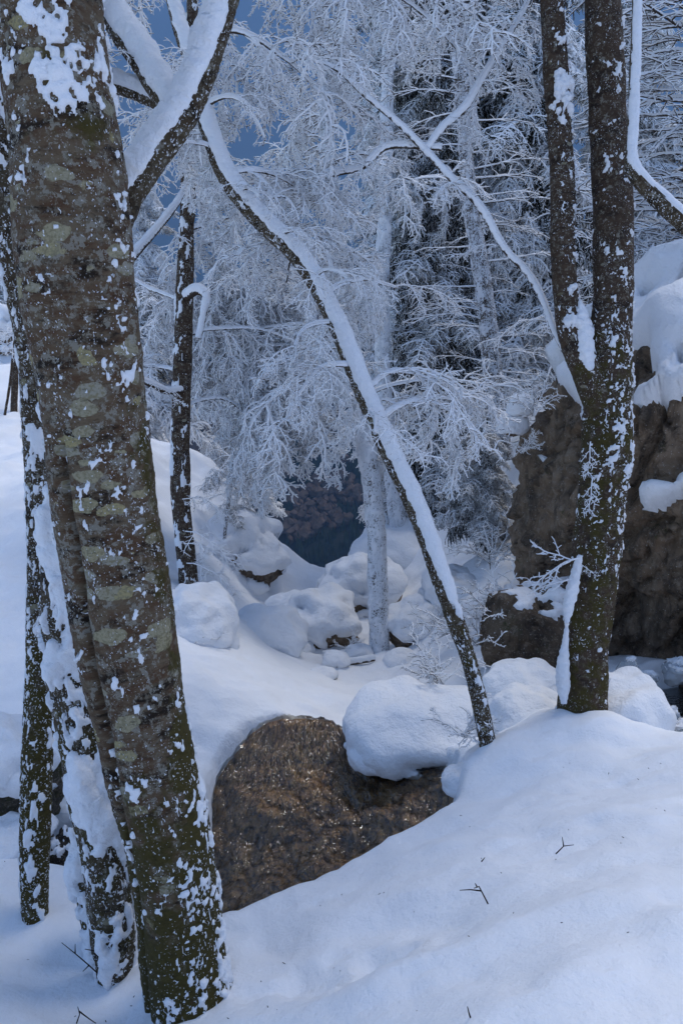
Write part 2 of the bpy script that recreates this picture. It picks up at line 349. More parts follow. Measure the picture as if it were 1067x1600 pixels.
# dark gaps where the stream shows: (polygon pixels+depth)
HOLE_L = [P(*q)[:2] for q in [(75,1325,4.75),(160,1320,4.75),(150,1440,4.35),(60,1420,4.35)]]
HOLE_R = [P(*q)[:2] for q in [(975,1085,6.2),(950,1040,6.7),(1080,1015,6.9),(1200,1060,6.6),(1180,1215,5.1),(1072,1200,5.15),(1018,1180,5.4),(1000,1120,5.85)]]
def ground_z(X, Y):
    z = ground_f(X, Y)
    p = np.stack([X, Y, np.zeros_like(X)], -1)
    dist = np.hypot(X, Y)
    z = z + 0.045 * fbm(p * 1.1, 2, 3) * np.clip(dist / 4, .5, 2) + 0.016 * fbm(p * 4.5, 5, 3)
    z = z + 0.032 * fbm(np.stack([X * 1.6 + Y * .7, Y * 3.2 - X * 1.2, 0 * X], -1), 12, 3) * np.clip(dist / 3, .6, 1.3) + 0.005 * fbm(p * 16, 15, 2)
    z = z + sstep(7, 10, dist) * 0.16 * fbm(p * 0.9, 8, 3)
    # wind ripples / hollow in the near bank
    hp = P(545, 1490, 2.95)
    z = z - 0.17 * (1 + .5 * fbm(p * 9, 66, 2)) * np.exp(-(((X - hp[0]) / .38) ** 2 + ((Y - hp[1]) / .14) ** 2))
    for (a, b, h, wd) in ((P(560, 1545, 2.75), P(1010, 1400, 2.85), .05, .13), (P(740, 1600, 2.2), P(1067, 1450, 2.5), .05, .12), (P(420, 1475, 3.35), P(720, 1395, 3.05), -.07, .16), (P(640, 1330, 3.9), P(1000, 1290, 3.6), .035, .18)):
        e = b[:2] - a[:2]; t = np.clip(((X - a[0]) * e[0] + (Y - a[1]) * e[1]) / (e @ e), 0, 1); dd = (X - a[0] - t * e[0]) ** 2 + (Y - a[1] - t * e[1]) ** 2
        z = z + h * np.exp(-dd / (wd * wd)) * (1 + .5 * noise(p * 4, 61))
    hp = P(650, 1420, 3.2)
    z = z - 0.06 * np.exp(-(((X - hp[0]) / .3) ** 2 + ((Y - hp[1]) / .2) ** 2))
    pr = np.random.default_rng(77)
    for _ in range(220):
        a, b = pr.uniform(350, 1100), pr.uniform(1230, 1600); q = P(a, b, np.interp(b, [1200, 1600], [4.5, 2.2])); r0 = pr.uniform(.012, .04)
        if abs(q[0]) < 3: z = z - pr.uniform(.3, .8) * r0 * np.exp(-((X - q[0]) ** 2 + (Y - q[1]) ** 2) / (r0 * r0))
    # collars of drifted snow at the trunks
    for (a, h, s) in ((P(905,1160,5.2), .2, .34), (P(775,1190,4.9), .12, .22), (P(310,1600,3.1), .06, .3)):
        z = z + h * np.exp(-((X - a[0]) ** 2 + (Y - a[1]) ** 2) / (2 * s * s))
    wob = 0.05 * fbm(p * 3.1, 21, 3)
    z = z - 0.85 * sstep(-0.03, 0.10, poly_sd(POOL, X, Y) + wob * .5)
    z = z - 0.8 * sstep(-0.03, 0.12, poly_sd(HOLE_L, X, Y) + wob)
    z = z - 0.6 * sstep(-0.04, 0.10, poly_sd(HOLE_R, X, Y) + wob)
    return z
xs = np.sinh(np.linspace(-2.1, 2.1, 420)) / np.sinh(2.1) * 15.0
yv = np.concatenate([np.linspace(-26, -3, 24, endpoint=False), np.linspace(-3, .8, 20, endpoint=False), np.linspace(.8, 7.2, 250, endpoint=False), np.linspace(7.2, 13, 110, endpoint=False), np.linspace(13, 30, 60)])
GX, GY = np.meshgrid(xs, yv)
GZ = ground_z(GX, GY)
ground = obj("ground", mesh_np("ground", np.stack([GX, GY, GZ], -1).reshape(-1, 3), grid_faces(len(yv), len(xs)), M_SNOWG))
tag(ground, kind="structure")

sx = np.linspace(-1.25, 1.15, 260); sy = np.linspace(2.9, 5.7, 300)
SX, SY = np.meshgrid(sx, sy); SZ = slab_f(SX, SY)
_p = np.stack([SX, SY, SZ], -1)
SZ = SZ - 1.2 * sstep(.06, .35, -poly_sd(POOL, SX, SY)) + 0.05 * fbm(_p * 1.6, 31, 3) + 0.015 * fbm(_p * 7, 33, 3)
# flow coordinates: the water fans out from the top notch of the slab
src = P(470, 1128, 6.5)
fr_ = np.hypot(SX - src[0], SY - src[1]); fa = np.arctan2(SX - src[0], src[1] - SY + 1.0)
flow = np.stack([fa * 2.2, fr_, np.zeros_like(fr_)], -1)
slab = thing("wet_slab", "wet brown rock slab with the stream sliding over it", "rock", P(450, 1300, 5.3))
def rel(V, o): return V - np.array(o.location)
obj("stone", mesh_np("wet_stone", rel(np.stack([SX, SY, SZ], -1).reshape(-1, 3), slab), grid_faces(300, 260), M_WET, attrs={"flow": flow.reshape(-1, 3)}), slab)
wz = SZ + 0.028 + 0.017 * fbm(np.stack([flow[..., 0] * 15, flow[..., 1] * 9, 0 * fr_], -1) + .9 * np.stack([fbm(_p * 6, 77, 2), fbm(_p * 6, 78, 2), 0 * fr_], -1), 3, 2)
water = obj("stream_water", mesh_np("stream_water", np.stack([SX, SY, wz], -1).reshape(-1, 3), grid_faces(300, 260), M_WATER, attrs={"flow": flow.reshape(-1, 3)}))
tag(water, kind="structure")

# ------------------------------------------------------------------ stems with bark and lodged snow
def catmull(pts, step):
    pts = np.array(pts, float); out = []
    ext = np.vstack([2 * pts[0] - pts[1], pts, 2 * pts[-1] - pts[-2]])
    for i in range(1, len(ext) - 2):
        p0, p1, p2, p3 = ext[i - 1:i + 3]
        n = max(2, int(np.linalg.norm((p2 - p1)[:3]) / step))
        t = np.linspace(0, 1, n, endpoint=False)[:, None]
        out.append(0.5 * (2 * p1 + (p2 - p0) * t + (2 * p0 - 5 * p1 + 4 * p2 - p3) * t ** 2 + (3 * p1 - p0 - 3 * p2 + p3) * t ** 3))
    out.append(pts[-1:]); return np.vstack(out)

class Stem: pass
def make_stem(pts, step, ns, seed, lump=0.06, fine=0.004, grooves=(), pix=True, moss=None, flare=0.0, wob=0.0):
    """pts: (px,py,depth,width_px) or world (x,y,z,radius) when pix is False"""
    if pix: q = [np.array(t_[:4], float) if len(t_) == 5 else np.r_[P(*t_[:3]), t_[3] / 2 * t_[2] / FPX] for t_ in pts]
    else: q = [np.array(p, float) for p in pts]
    c = catmull(q, step); X = c[:, :3]; rad = np.maximum(c[:, 3], .002)
    if wob:
        X = X + wob * np.stack([noise(X * 2.3, seed + 1), noise(X * 2.3, seed + 2), 0 * rad], -1)
    s = np.r_[0, np.cumsum(np.linalg.norm(np.diff(X, axis=0), axis=1))]
    T = np.gradient(X, axis=0); T /= np.linalg.norm(T, axis=1)[:, None]
    u = np.zeros_like(T); a = np.array([0, -1.0, 0.0]); a -= T[0] * (a @ T[0]); u[0] = a / np.linalg.norm(a)
    for i in range(1, len(T)):
        a = u[i - 1] - T[i] * (u[i - 1] @ T[i]); u[i] = a / np.linalg.norm(a)
    v = np.cross(T, u)
    th = np.linspace(0, 2 * np.pi, ns, endpoint=False)
    N = np.cos(th)[None, :, None] * u[:, None] + np.sin(th)[None, :, None] * v[:, None]
    if flare: rad = rad * (1 + flare * np.exp(-s / .18))
    r = np.repeat(rad[:, None], ns, 1)
    tc = np.stack([np.cos(th)[None] * r, np.sin(th)[None] * r, np.repeat(s[:, None], ns, 1)], -1)
    d = lump * r * fbm(tc * np.array([4, 4, 2.2]) + seed * 3.1, seed, 3) * 1.6
    d = d + fine * fbm(tc * np.array([22, 22, 40]), seed + 5, 3)
    S = Stem(); S.s, S.th = s, th
    for g in grooves: d = d - g(S, r)
    S.C, S.N, S.r, S.tc, S.d, S.T, S.rad = X, N, r, tc, d, T, rad
    S.B = X[:, None] + N * (r + d)[..., None]
    # true normals of the displaced surface
    du = np.roll(S.B, -1, 1) - np.roll(S.B, 1, 1); dv = np.gradient(S.B, axis=0)
    nn = np.cross(du, dv); nn /= np.linalg.norm(nn, axis=-1)[..., None] + 1e-12
    nn *= np.sign((nn * N).sum(-1))[..., None]
    S.NN = nn; S.ns = ns
    S.moss = np.zeros(r.shape) if moss is None else np.broadcast_to(moss(S), r.shape).copy()
    return S
def stem_obj(name, S, mat, parent):
    V = rel(S.B.reshape(-1, 3), parent) if parent.type == 'EMPTY' else S.B.reshape(-1, 3) - np.array(parent.matrix_basis.translation) - np.array(parent.parent.location)
    F = grid_faces(len(S.s), S.ns, True)
    e0, e1 = len(V), len(V) + 1
    V = np.vstack([V, V[:S.ns].mean(0), V[-S.ns:].mean(0)])
    k = np.arange(S.ns); b = (len(S.s) - 1) * S.ns
    caps = np.r_[np.stack([np.full(S.ns, e0), (k + 1) % S.ns, k], -1), np.stack([np.full(S.ns, e1), b + k, b + (k + 1) % S.ns], -1)]
    tc = np.vstack([S.tc.reshape(-1, 3), S.tc[0].mean(0), S.tc[-1].mean(0)]); mo = np.r_[S.moss.ravel(), 0, 0]
    return obj(name, mesh_np(name, V, [F, caps], mat, attrs={"tc": tc, "moss": mo}), parent)
def snow_on(name, S, mask, thick, parent, root, mat=None, lumpy=0.28, seed=1, push=(0, 0, .5), keep=2):
    """lodged snow: the stem surface where mask>0, pushed out into pillows"""
    m = np.broadcast_to(mask(S), S.r.shape)
    t = np.sqrt(np.clip(m, 0, 1)) * thick * (1 + lumpy * fbm(S.B * 11, seed + 40, 2))
    t = np.where(m > 0, np.maximum(t, .003), -0.012)
    off = S.NN + np.array(push)[None, None] * np.clip(S.NN[..., 2:], 0, 1); 
    V = (S.B + off * t[..., None]).reshape(-1, 3)
    F = grid_faces(len(S.s), S.ns, True); F = F[(m.ravel()[F] > 0).any(1)]
    if len(F) < 4: return None
    us, inv = np.unique(F, return_inverse=True)
    base = np.array(root.location)
    return tag(obj(name, mesh_np(name, V[us] - base, inv.reshape(-1, 4), mat or M_SNOW), parent), kind="stuff")

def spots_f(S, spots):
    """spots: (px, py, depth, radius_px, strength) -> soft blobs near these places"""
    o = np.zeros(S.r.shape)
    for (a, b, d, rp, k) in spots:
        q = P(a, b, d); rr = rp * d / FPX
        D = S.B - q; 
        o = o + k * np.exp(-((D[..., 0] ** 2 + D[..., 2] ** 2) / rr ** 2 + (D[..., 1] / (rr * 3)) ** 2))
    return o
CAMV = np.array([0, -1, 0.0])
def m_top(thr=0.1, amp=0.3, sc=9, seed=2):
    return lambda S: (S.NN[..., 2] - thr) * 1.3 + amp * fbm(S.B * sc, seed, 3)
def m_ridge(thr, amp=.2, sc=14, seed=2, along=None):
    """snow lying along the upper side of an inclined stem"""
    def f(S):
        up = np.array([0, 0, 1.0]); d = up - S.T * (S.T @ up)[:, None]; d /= np.linalg.norm(d, axis=1)[:, None] + 1e-9
        m = (S.N * d[:, None]).sum(-1) - thr + amp * fbm(S.B * sc, seed, 3)
        return m + (along(S) if along else 0)
    return f
def m_patch(thr, sc, seed, spots=(), side=(0.3, -0.4, 0.5), sk=0.25, along=None, stretch=1.6, hi=0.5):
    def f(S):
        q = S.tc * np.array([1, 1, 1 / stretch])
        m = fbm(q * sc, seed, 3) + hi * fbm(q * sc * 3.5, seed + 9, 2) - thr
        sd = np.array(side) / np.linalg.norm(side)
        m = m + sk * (S.NN @ sd)
        if along is not None: m = m + along(S)
        if len(spots): m = m + spots_f(S, spots)
        return m
    return f
def Vpix(S):
    """photograph row of each ring, used only to say how far up the stem we are"""
    C_ = S.C; dep = C_[:, 1] * cp - C_[:, 2] * sp_; up = C_[:, 1] * sp_ + C_[:, 2] * cp
    return (PH / 2 - up / dep * FPX)[:, None]

# ------------------------------------------------------------------ twig sprays (shared meshes)
def tubes(polys, radii, sides):
    M, n, _ = polys.shape
    T = np.gradient(polys, axis=1); T /= np.linalg.norm(T, axis=-1)[..., None] + 1e-9
    ref = np.eye(3)[np.argmin(np.abs(T.mean(1)), axis=1)][:, None]
    u = np.cross(T, ref); u /= np.linalg.norm(u, axis=-1)[..., None] + 1e-9
    v = np.cross(T, u)
    th = np.linspace(0, 2 * np.pi, sides, endpoint=False)
    V = polys[:, :, None] + radii[:, :, None, None] * (np.cos(th)[None, None, :, None] * u[:, :, None] + np.sin(th)[None, None, :, None] * v[:, :, None])
    F = grid_faces(n, sides, True)
    return V.reshape(-1, 3), (F[None] + (np.arange(M) * n * sides)[:, None, None]).reshape(-1, 4)
class Bag:
    def __init__(s): s.V = []; s.F = []; s.n = 0
    def add(s, polys, radii, sides=3):
        if len(polys) == 0: return
        V, F = tubes(polys, radii, sides); s.V.append(V); s.F.append(F + s.n); s.n += len(V)
    def mesh(s, name, mat, smooth=True): return mesh_np(name, np.vstack(s.V), np.vstack(s.F), mat, smooth)
def grow(starts, dirs, lens, n, droop, wig, r):
    """many polylines at once; droop bends them toward the ground along their length"""
    M = len(starts); pts = np.zeros((M, n, 3)); pts[:, 0] = starts; d = dirs / (np.linalg.norm(dirs, axis=1)[:, None] + 1e-9)
    st = (lens / (n - 1))[:, None]
    for k in range(1, n):
        pts[:, k] = pts[:, k - 1] + d * st
        d = d + r.normal(0, wig, (M, 3)); d[:, 2] -= droop; d /= np.linalg.norm(d, axis=1)[:, None]
    return pts
def children(par, per, tmin, tmax, spread, r, up=0.0, planar=0.35):
    """start points and directions of side shoots on parent polylines"""
    M, n, _ = par.shape
    t = tmin + (tmax - tmin) * (np.arange(per)[None] + r.random((M, per))) / per
    x = t * (n - 1); i = np.minimum(x.astype(int), n - 2); f = (x - i)[..., None]
    k = np.arange(M)[:, None]
    s = par[k, i] * (1 - f) + par[k, i + 1] * f
    T = par[k, i + 1] - par[k, i]; T /= np.linalg.norm(T, axis=-1)[..., None] + 1e-9
    side = np.cross(T, np.array([0, 0, 1.0]) + r.normal(0, .25, (M, per, 3))); side /= np.linalg.norm(side, axis=-1)[..., None] + 1e-9
    sg = np.where((np.arange(per)[None] + r.integers(0, 2, (M, 1))) % 2 == 0, 1, -1)[..., None]
    d = T * math.cos(spread) + side * sg * math.sin(spread) + r.normal(0, planar, (M, per, 3)); d[..., 2] += up
    return s.reshape(-1, 3), d.reshape(-1, 3), t.reshape(-1)
def taper(M, n, a, b): return np.repeat(np.linspace(a, b, n)[None], M, 0)

def spray_beech(seed, hang=0.28, rk=1.0, n2=10, n3=6, n4=3):
    r = np.random.default_rng(seed); B = Bag()
    m = grow(np.zeros((1, 3)), np.array([[1, r.normal(0, .1), .15]]), np.array([1.0]), 10, hang * .42, .09, r); B.add(m, taper(1, 10, .014, .008) * rk, 5)
    s, d, t = children(m, n2, .06, 1.0, R(50), r); L = .5 * (1.05 - .55 * t) * r.uniform(.6, 1.15, len(t))
    p2 = grow(s, d, L, 7, hang * .7, .13, r); B.add(p2, taper(len(p2), 7, .0135, .0098) * rk, 4)
    s, d, t = children(p2, n3, .12, 1.0, R(48), r); L = r.uniform(.07, .2, len(t)) * (1.15 - .4 * t)
    p3 = grow(s, d, L, 5, hang * .55, .16, r); B.add(p3, taper(len(p3), 5, .0105, .0075) * rk, 3)
    s, d, t = children(p3, n4, .2, 1.0, R(45), r); L = r.uniform(.025, .08, len(t))
    p4 = grow(s, d, L, 3, .12, .12, r); B.add(p4, taper(len(p4), 3, .0082, .006) * rk, 3)
    return B
def spray_spruce(seed, curtain=0.0, laden=0.0):
    r = np.random.default_rng(seed); B = Bag()
    m = grow(np.zeros((1, 3)), np.array([[1, 0, .1 - .25 * laden]]), np.array([1.0]), 8, .10 + .05 * laden, .04, r); B.add(m, taper(1, 8, .016, .01), 5)
    s, d, t = children(m, 26, .08, 1.0, R(62), r, planar=.2); L = .42 * (1.1 - .75 * t) * r.uniform(.75, 1.1, len(t))
    p2 = grow(s, d, L, 6, .16 + .5 * curtain, .08, r); B.add(p2, taper(len(p2), 6, .014, .009), 4)
    s, d, t = children(p2, 12, .05, 1.0, R(50), r, planar=.3, up=-.3 - .5 * curtain); L = r.uniform(.05, .12, len(t)) * (1 + 1.2 * curtain)
    p3 = grow(s, d, L, 4, .15 + .3 * curtain, .14, r); B.add(p3, taper(len(p3), 4, .0095, .006), 3)
    s, d, t = children(p3, 3, .2, 1.0, R(55), r, planar=.4); L = r.uniform(.015, .04, len(t))
    p4 = grow(s, d, L, 3, .1, .1, r); B.add(p4, taper(len(p4), 3, .007, .004), 3)
    return B
def spray_curtain(seed):
    """hanging lichen-bearded spruce twigs: long strands straight down"""
    r = np.random.default_rng(seed); B = Bag()
    m = grow(np.zeros((1, 3)), np.array([[1, 0, -.1]]), np.array([.7]), 6, .1, .05, r); B.add(m, taper(1, 6, .014, .009), 4)
    s, d, t = children(m, 16, .05, 1.0, R(60), r); p1 = grow(s, d, r.uniform(.08, .25, len(t)), 4, .3, .1, r); B.add(p1, taper(len(p1), 4, .011, .008), 3)
    s, d, t = children(p1, 4, .1, 1.0, R(30), r, up=-1.6); p2 = grow(s, d, r.uniform(.15, .45, len(t)), 7, .5, .16, r); B.add(p2, taper(len(p2), 7, .011, .005), 3)
    s, d, t = children(p2, 9, .05, 1.0, R(60), r, planar=.5, up=-.5); p3 = grow(s, d, r.uniform(.02, .06, len(t)), 3, .35, .2, r); B.add(p3, taper(len(p3), 3, .010, .005), 3)
    return B
def spray_dead(seed):
    """bare rimed dead bough, curved, few side twigs"""
    r = np.random.default_rng(seed); B = Bag()
    m = grow(np.zeros((1, 3)), np.array([[1, r.normal(0, .15), .12]]), np.array([1.0]), 9, .07, .06, r); B.add(m, taper(1, 9, .019, .006), 5)
    s, d, t = children(m, 7, .25, 1.0, R(42), r, planar=.2); p2 = grow(s, d, .42 * (1.1 - .6 * t) * r.uniform(.5, 1.1, len(t)), 6, .09, .09, r); B.add(p2, taper(len(p2), 6, .010, .005), 4)
    s, d, t = children(p2, 4, .3, 1.0, R(40), r); p3 = grow(s, d, r.uniform(.05, .14, len(t)), 4, .07, .1, r); B.add(p3, taper(len(p3), 4, .006, .004), 3)
    return B
def spray_stiff(seed, rk=1.0):
    """stubby antler-like rimed twigs"""
    r = np.random.default_rng(seed); B = Bag()
    m = grow(np.zeros((1, 3)), np.array([[1, 0, .1]]), np.array([1.0]), 8, .02, .12, r); B.add(m, taper(1, 8, .02, .011) * rk, 5)
    s, d, t = children(m, 8, .15, 1.0, R(55), r, planar=.25); p2 = grow(s, d, .45 * (1.15 - .7 * t) * r.uniform(.6, 1.1, len(t)), 6, .02, .16, r); B.add(p2, taper(len(p2), 6, .015, .010) * rk, 4)
    s, d, t = children(p2, 5, .2, 1.0, R(55), r, planar=.3); p3 = grow(s, d, r.uniform(.05, .13, len(t)), 4, .0, .16, r); B.add(p3, taper(len(p3), 4, .012, .009) * rk, 4)
    return B
def spray_shrub(seed):
    r = np.random.default_rng(seed); B = Bag()
    n0 = 9; az = r.uniform(0, 6.28, n0)
    m = grow(r.normal(0, .03, (n0, 3)) * [1, 1, 0], np.stack([np.cos(az) * .8, np.sin(az) * .8, r.uniform(.6, 1.4, n0)], -1), r.uniform(.5, 1.0, n0), 8, .10, .08, r); B.add(m, taper(n0, 8, .014, .008), 4)
    s, d, t = children(m, 7, .25, 1.0, R(45), r); p2 = grow(s, d, r.uniform(.12, .35, len(t)), 6, .08, .12, r); B.add(p2, taper(len(p2), 6, .0105, .008), 3)
    s, d, t = children(p2, 5, .2, 1.0, R(45), r); p3 = grow(s, d, r.uniform(.03, .1, len(t)), 4, .06, .14, r); B.add(p3, taper(len(p3), 4, .009, .0065), 3)
    return B
LIB = {
 'beech': [spray_beech(s, .26).mesh("frosted_twigs", M_TWIG) for s in range(5)],
 'weep': [spray_beech(s, .5, 1.1, 11, 7, 3).mesh("frosted_twigs", M_TWIG) for s in range(10, 15)],
 'fine': [spray_beech(s, .3, .75, 9, 6, 2).mesh("frosted_twigs", M_TWIG) for s in range(20, 24)],
 'spruce': [spray_spruce(s, .1).mesh("spruce_bough", M_SPRUCE) for s in range(30, 34)],
 'laden': [spray_spruce(s, .25, 1.0).mesh("snowy_bough", M_SPRUCEW) for s in range(40, 44)],
 'curtain': [spray_curtain(s).mesh("hanging_twigs", M_CURT) for s in range(50, 54)],
 'dead': [spray_dead(s).mesh("dead_bough", M_LIMB) for s in range(60, 66)],
 'stiff': [spray_stiff(s).mesh("rimed_twigs", M_RIME) for s in range(70, 74)],
 'shrub': [spray_shrub(s).mesh("stems", M_LIMB) for s in range(80, 84)],
}
NAMES = {'beech': 'frosted_twigs', 'weep': 'frosted_twigs', 'fine': 'frosted_twigs', 'spruce': 'bough', 'laden': 'bough', 'curtain': 'hanging_twigs', 'dead': 'dead_bough', 'stiff': 'rimed_twigs', 'shrub': 'stems'}
def put(kind, parent, root, pos, az, scale, tilt=0.0, roll=0.0):
    o = bpy.data.objects.new(NAMES[kind], LIB[kind][rng.integers(len(LIB[kind]))]); C.objects.link(o)
    o.parent = parent
    o.location = tuple(np.asarray(pos) - np.array(root.location))
    o.rotation_euler = (roll, -tilt, az); o.scale = (scale,) * 3
    return o

def limb(root, pts, mat, kinds, gap, scale=(.5, .9), pix=True, snow=None, ns=8, step=.05, seed=1, t0=.15, name="limb", spread=1.3, bothways=True, tilt=(-.2, .3)):
    S = make_stem(pts, step, ns, seed, .08, .002, pix=pix, wob=0)
    o = stem_obj(name, S, mat, root)
    if snow: snow_on("snow", S, m_ridge(snow[0] + .1, .25, 14, seed), snow[1], o, root, seed=seed)
    if kinds:
        L = S.s[-1]; s = L * t0
        while s < L:
            i = int(np.searchsorted(S.s, s)); i = min(i, len(S.s) - 1)
            T = S.T[i]; az = math.atan2(T[1], T[0]) + rng.normal(0, .25) + (rng.choice([-1, 1]) * rng.uniform(.3, spread) if s < L * .93 else 0)
            kd = rng.choice(kinds); put(kd, o, root, S.C[i], az, rng.uniform(*scale), rng.uniform(-1.0, -.35) if kd == 'weep' else rng.uniform(*tilt))
            s += gap * rng.uniform(.6, 1.4)
    return o, S
def auto_limb(root, start, az, length, rise, droop, r0, mat, kinds, gap, scale, snow=None, seed=1, wig=.10, ns=7, t0=.2, **kw):
    """free-growing limb in world space"""
    r = np.random.default_rng(seed)
    p = grow(np.array([start], float), np.array([[math.cos(az), math.sin(az), rise]]), np.array([length]), 9, droop, wig, r)[0]
    pts = [(*q, r0 * (1 - .75 * k / 8)) for k, q in enumerate(p)]
    return limb(root, pts, mat, kinds, gap, scale, pix=False, snow=snow, ns=ns, step=.08, seed=seed, t0=t0, **kw)


# ------------------------------------------------------------------ far valley, forest and hills
prof_r = np.array([18, 35, 80, 150, 234, 300, 396, 492, 561, 600, 1100, 2200, 3600, 4800, 6000, 7000])
prof_z = np.array([-26, -38, -66, -107, -148, -156, -132, -99, -77, -74, -230, -380, -200, 250, 1000, 1750])
na, nr_ = 260, 300
ang = np.linspace(R(-62), R(62), na); rr = np.exp(np.linspace(math.log(18), math.log(7000), nr_))
AA, RR = np.meshgrid(ang, rr)
VX, VY = RR * np.sin(AA), RR * np.cos(AA)
def valley_z(X, Y):
    r_ = np.hypot(X, Y); z = np.interp(np.log(r_), np.log(prof_r), prof_z)
    p = np.stack([X, Y, 0 * X], -1)
    k = np.clip(r_, 60, 4000)
    return z + sstep(90, 300, r_) * (12 * fbm(p / 100, 3, 4)) + sstep(2200, 4500, r_) * 260 * (0.3 - np.abs(fbm(p / 1500, 6, 5))) + sstep(10, 200, np.abs(X)) * 0
VZ = valley_z(VX, VY)
mF, n_, l_, b_ = mat_new("valley_cover")
pos = geo_pos(n_)
ln = n_.new("ShaderNodeVectorMath"); ln.operation = 'LENGTH'; l_.new(pos, ln.inputs[0])
fo = mix(n_, l_, ramp(n_, l_, nz(n_, l_, pos, .02, 6, .75), .42, .6), (0.035, 0.026, 0.022), (0.016, 0.022, 0.014))
fo = mix(n_, l_, ramp(n_, l_, nz(n_, l_, pos, .25, 4, .8), .66, .72), fo, (0.16, 0.15, 0.15))
vv = n_.new("ShaderNodeTexVoronoi"); vv.inputs["Scale"].default_value = .0035; l_.new(pos, vv.inputs["Vector"])
fcol = n_.new("ShaderNodeValToRGB"); sc_ = n_.new("ShaderNodeSeparateColor"); l_.new(vv.outputs["Color"], sc_.inputs[0]); l_.new(sc_.outputs[0], fcol.inputs[0])
cr = fcol.color_ramp; cr.interpolation = 'CONSTANT'
cr.elements[0].color = (0.02, 0.03, 0.02, 1); cr.elements[1].color = (0.035, 0.03, 0.024, 1); cr.elements[1].position = .3
for pz, cc in ((.55, (0.03, 0.045, 0.02)), (.72, (0.13, 0.09, 0.07)), (.8, (0.025, 0.035, 0.02)), (.95, (0.2, 0.17, 0.16))):
    e = cr.elements.new(pz); e.color = (*cc, 1)
far = mix(n_, l_, ramp(n_, l_, nz(n_, l_, pos, .0016, 5, .6), .42, .58), (0.02, 0.028, 0.02), fcol.outputs[0])
far = mix(n_, l_, ramp(n_, l_, math_(n_, l_, 'MULTIPLY', ln.outputs["Value"], 1e-4), .062, .08), fo, far)
l_.new(far, b_.inputs["Base Color"]); b_.inputs["Roughness"].default_value = 1.0; b_.inputs["Specular IOR Level"].default_value = 0.0
valley = obj("valley_terrain", mesh_np("valley_terrain", np.stack([VX, VY, VZ], -1).reshape(-1, 3), grid_faces(nr_, na), mF)); tag(valley, kind="structure")
# forest on the far slope: thousands of small crowns in one mass
r_ = np.random.default_rng(11); nT = 17000
fa_ = r_.uniform(R(-27), R(24), nT); fd = np.sqrt(r_.uniform(225 ** 2, 590 ** 2, nT)); fx, fy = fd * np.sin(fa_), fd * np.cos(fa_); fz = valley_z(fx, fy)
con = noise(np.stack([fx / 21, fy / 21, 0 * fx], -1), 4) > 0.02
Vs, Fs, mi, n0 = [], [], [], 0
for i in range(nT):
    h = r_.uniform(4, 8); rad_ = h * (.2 if con[i] else .33); k = 6
    th = np.linspace(0, 6.283, k, endpoint=False) + r_.uniform(0, 6)
    jit = r_.uniform(.7, 1.25, k)
    if con[i]:
        ring = np.stack([np.cos(th) * rad_ * jit, np.sin(th) * rad_ * jit, np.full(k, h * .12) + r_.uniform(-.6, .6, k)], -1); mid = np.stack([np.cos(th + .5) * rad_ * .55 * jit, np.sin(th + .5) * rad_ * .55 * jit, np.full(k, h * .5)], -1); top = [[0, 0, h]]
    else:
        ring = np.stack([np.cos(th) * rad_ * .6 * jit, np.sin(th) * rad_ * .6 * jit, np.full(k, h * .2)], -1); mid = np.stack([np.cos(th + .5) * rad_ * jit, np.sin(th + .5) * rad_ * jit, np.full(k, h * .6) + r_.uniform(-1, 1, k)], -1); top = [[r_.normal(0, .5), 0, h * .95]]
    Vs.append(np.vstack([ring, mid, top]) + [fx[i], fy[i], fz[i] - 1])
    a = np.arange(k); b = (a + 1) % k
    Fs.append(np.vstack([np.stack([a, b, k + a], -1), np.stack([b, k + b, k + a], -1), np.stack([k + a, k + b, np.full(k, 2 * k)], -1)]) + n0); mi.append(np.full(3 * k, 0 if con[i] else 1)); n0 += 2 * k + 1
def flat_mat(name, a, b2, sc):
    m, n, l, b = mat_new(name); l.new(mix(n, l, ramp(n, l, nz(n, l, geo_pos(n), sc, 4, .7), .4, .6), a, b2), b.inputs["Base Color"])
    b.inputs["Roughness"].default_value = 1; b.inputs["Specular IOR Level"].default_value = 0; return m
forest = obj("distant_forest", mesh_np("distant_forest", np.vstack(Vs), np.vstack(Fs), [flat_mat("far_conifer", (0.018, 0.026, 0.014), (0.036, 0.045, 0.024), .3), flat_mat("far_broadleaf", (0.08, 0.05, 0.034), (0.14, 0.095, 0.07), .3)], False, mat_idx=np.concatenate(mi)))
tag(forest, "dark mixed forest covering the far side of the valley", "forest", kind="stuff")

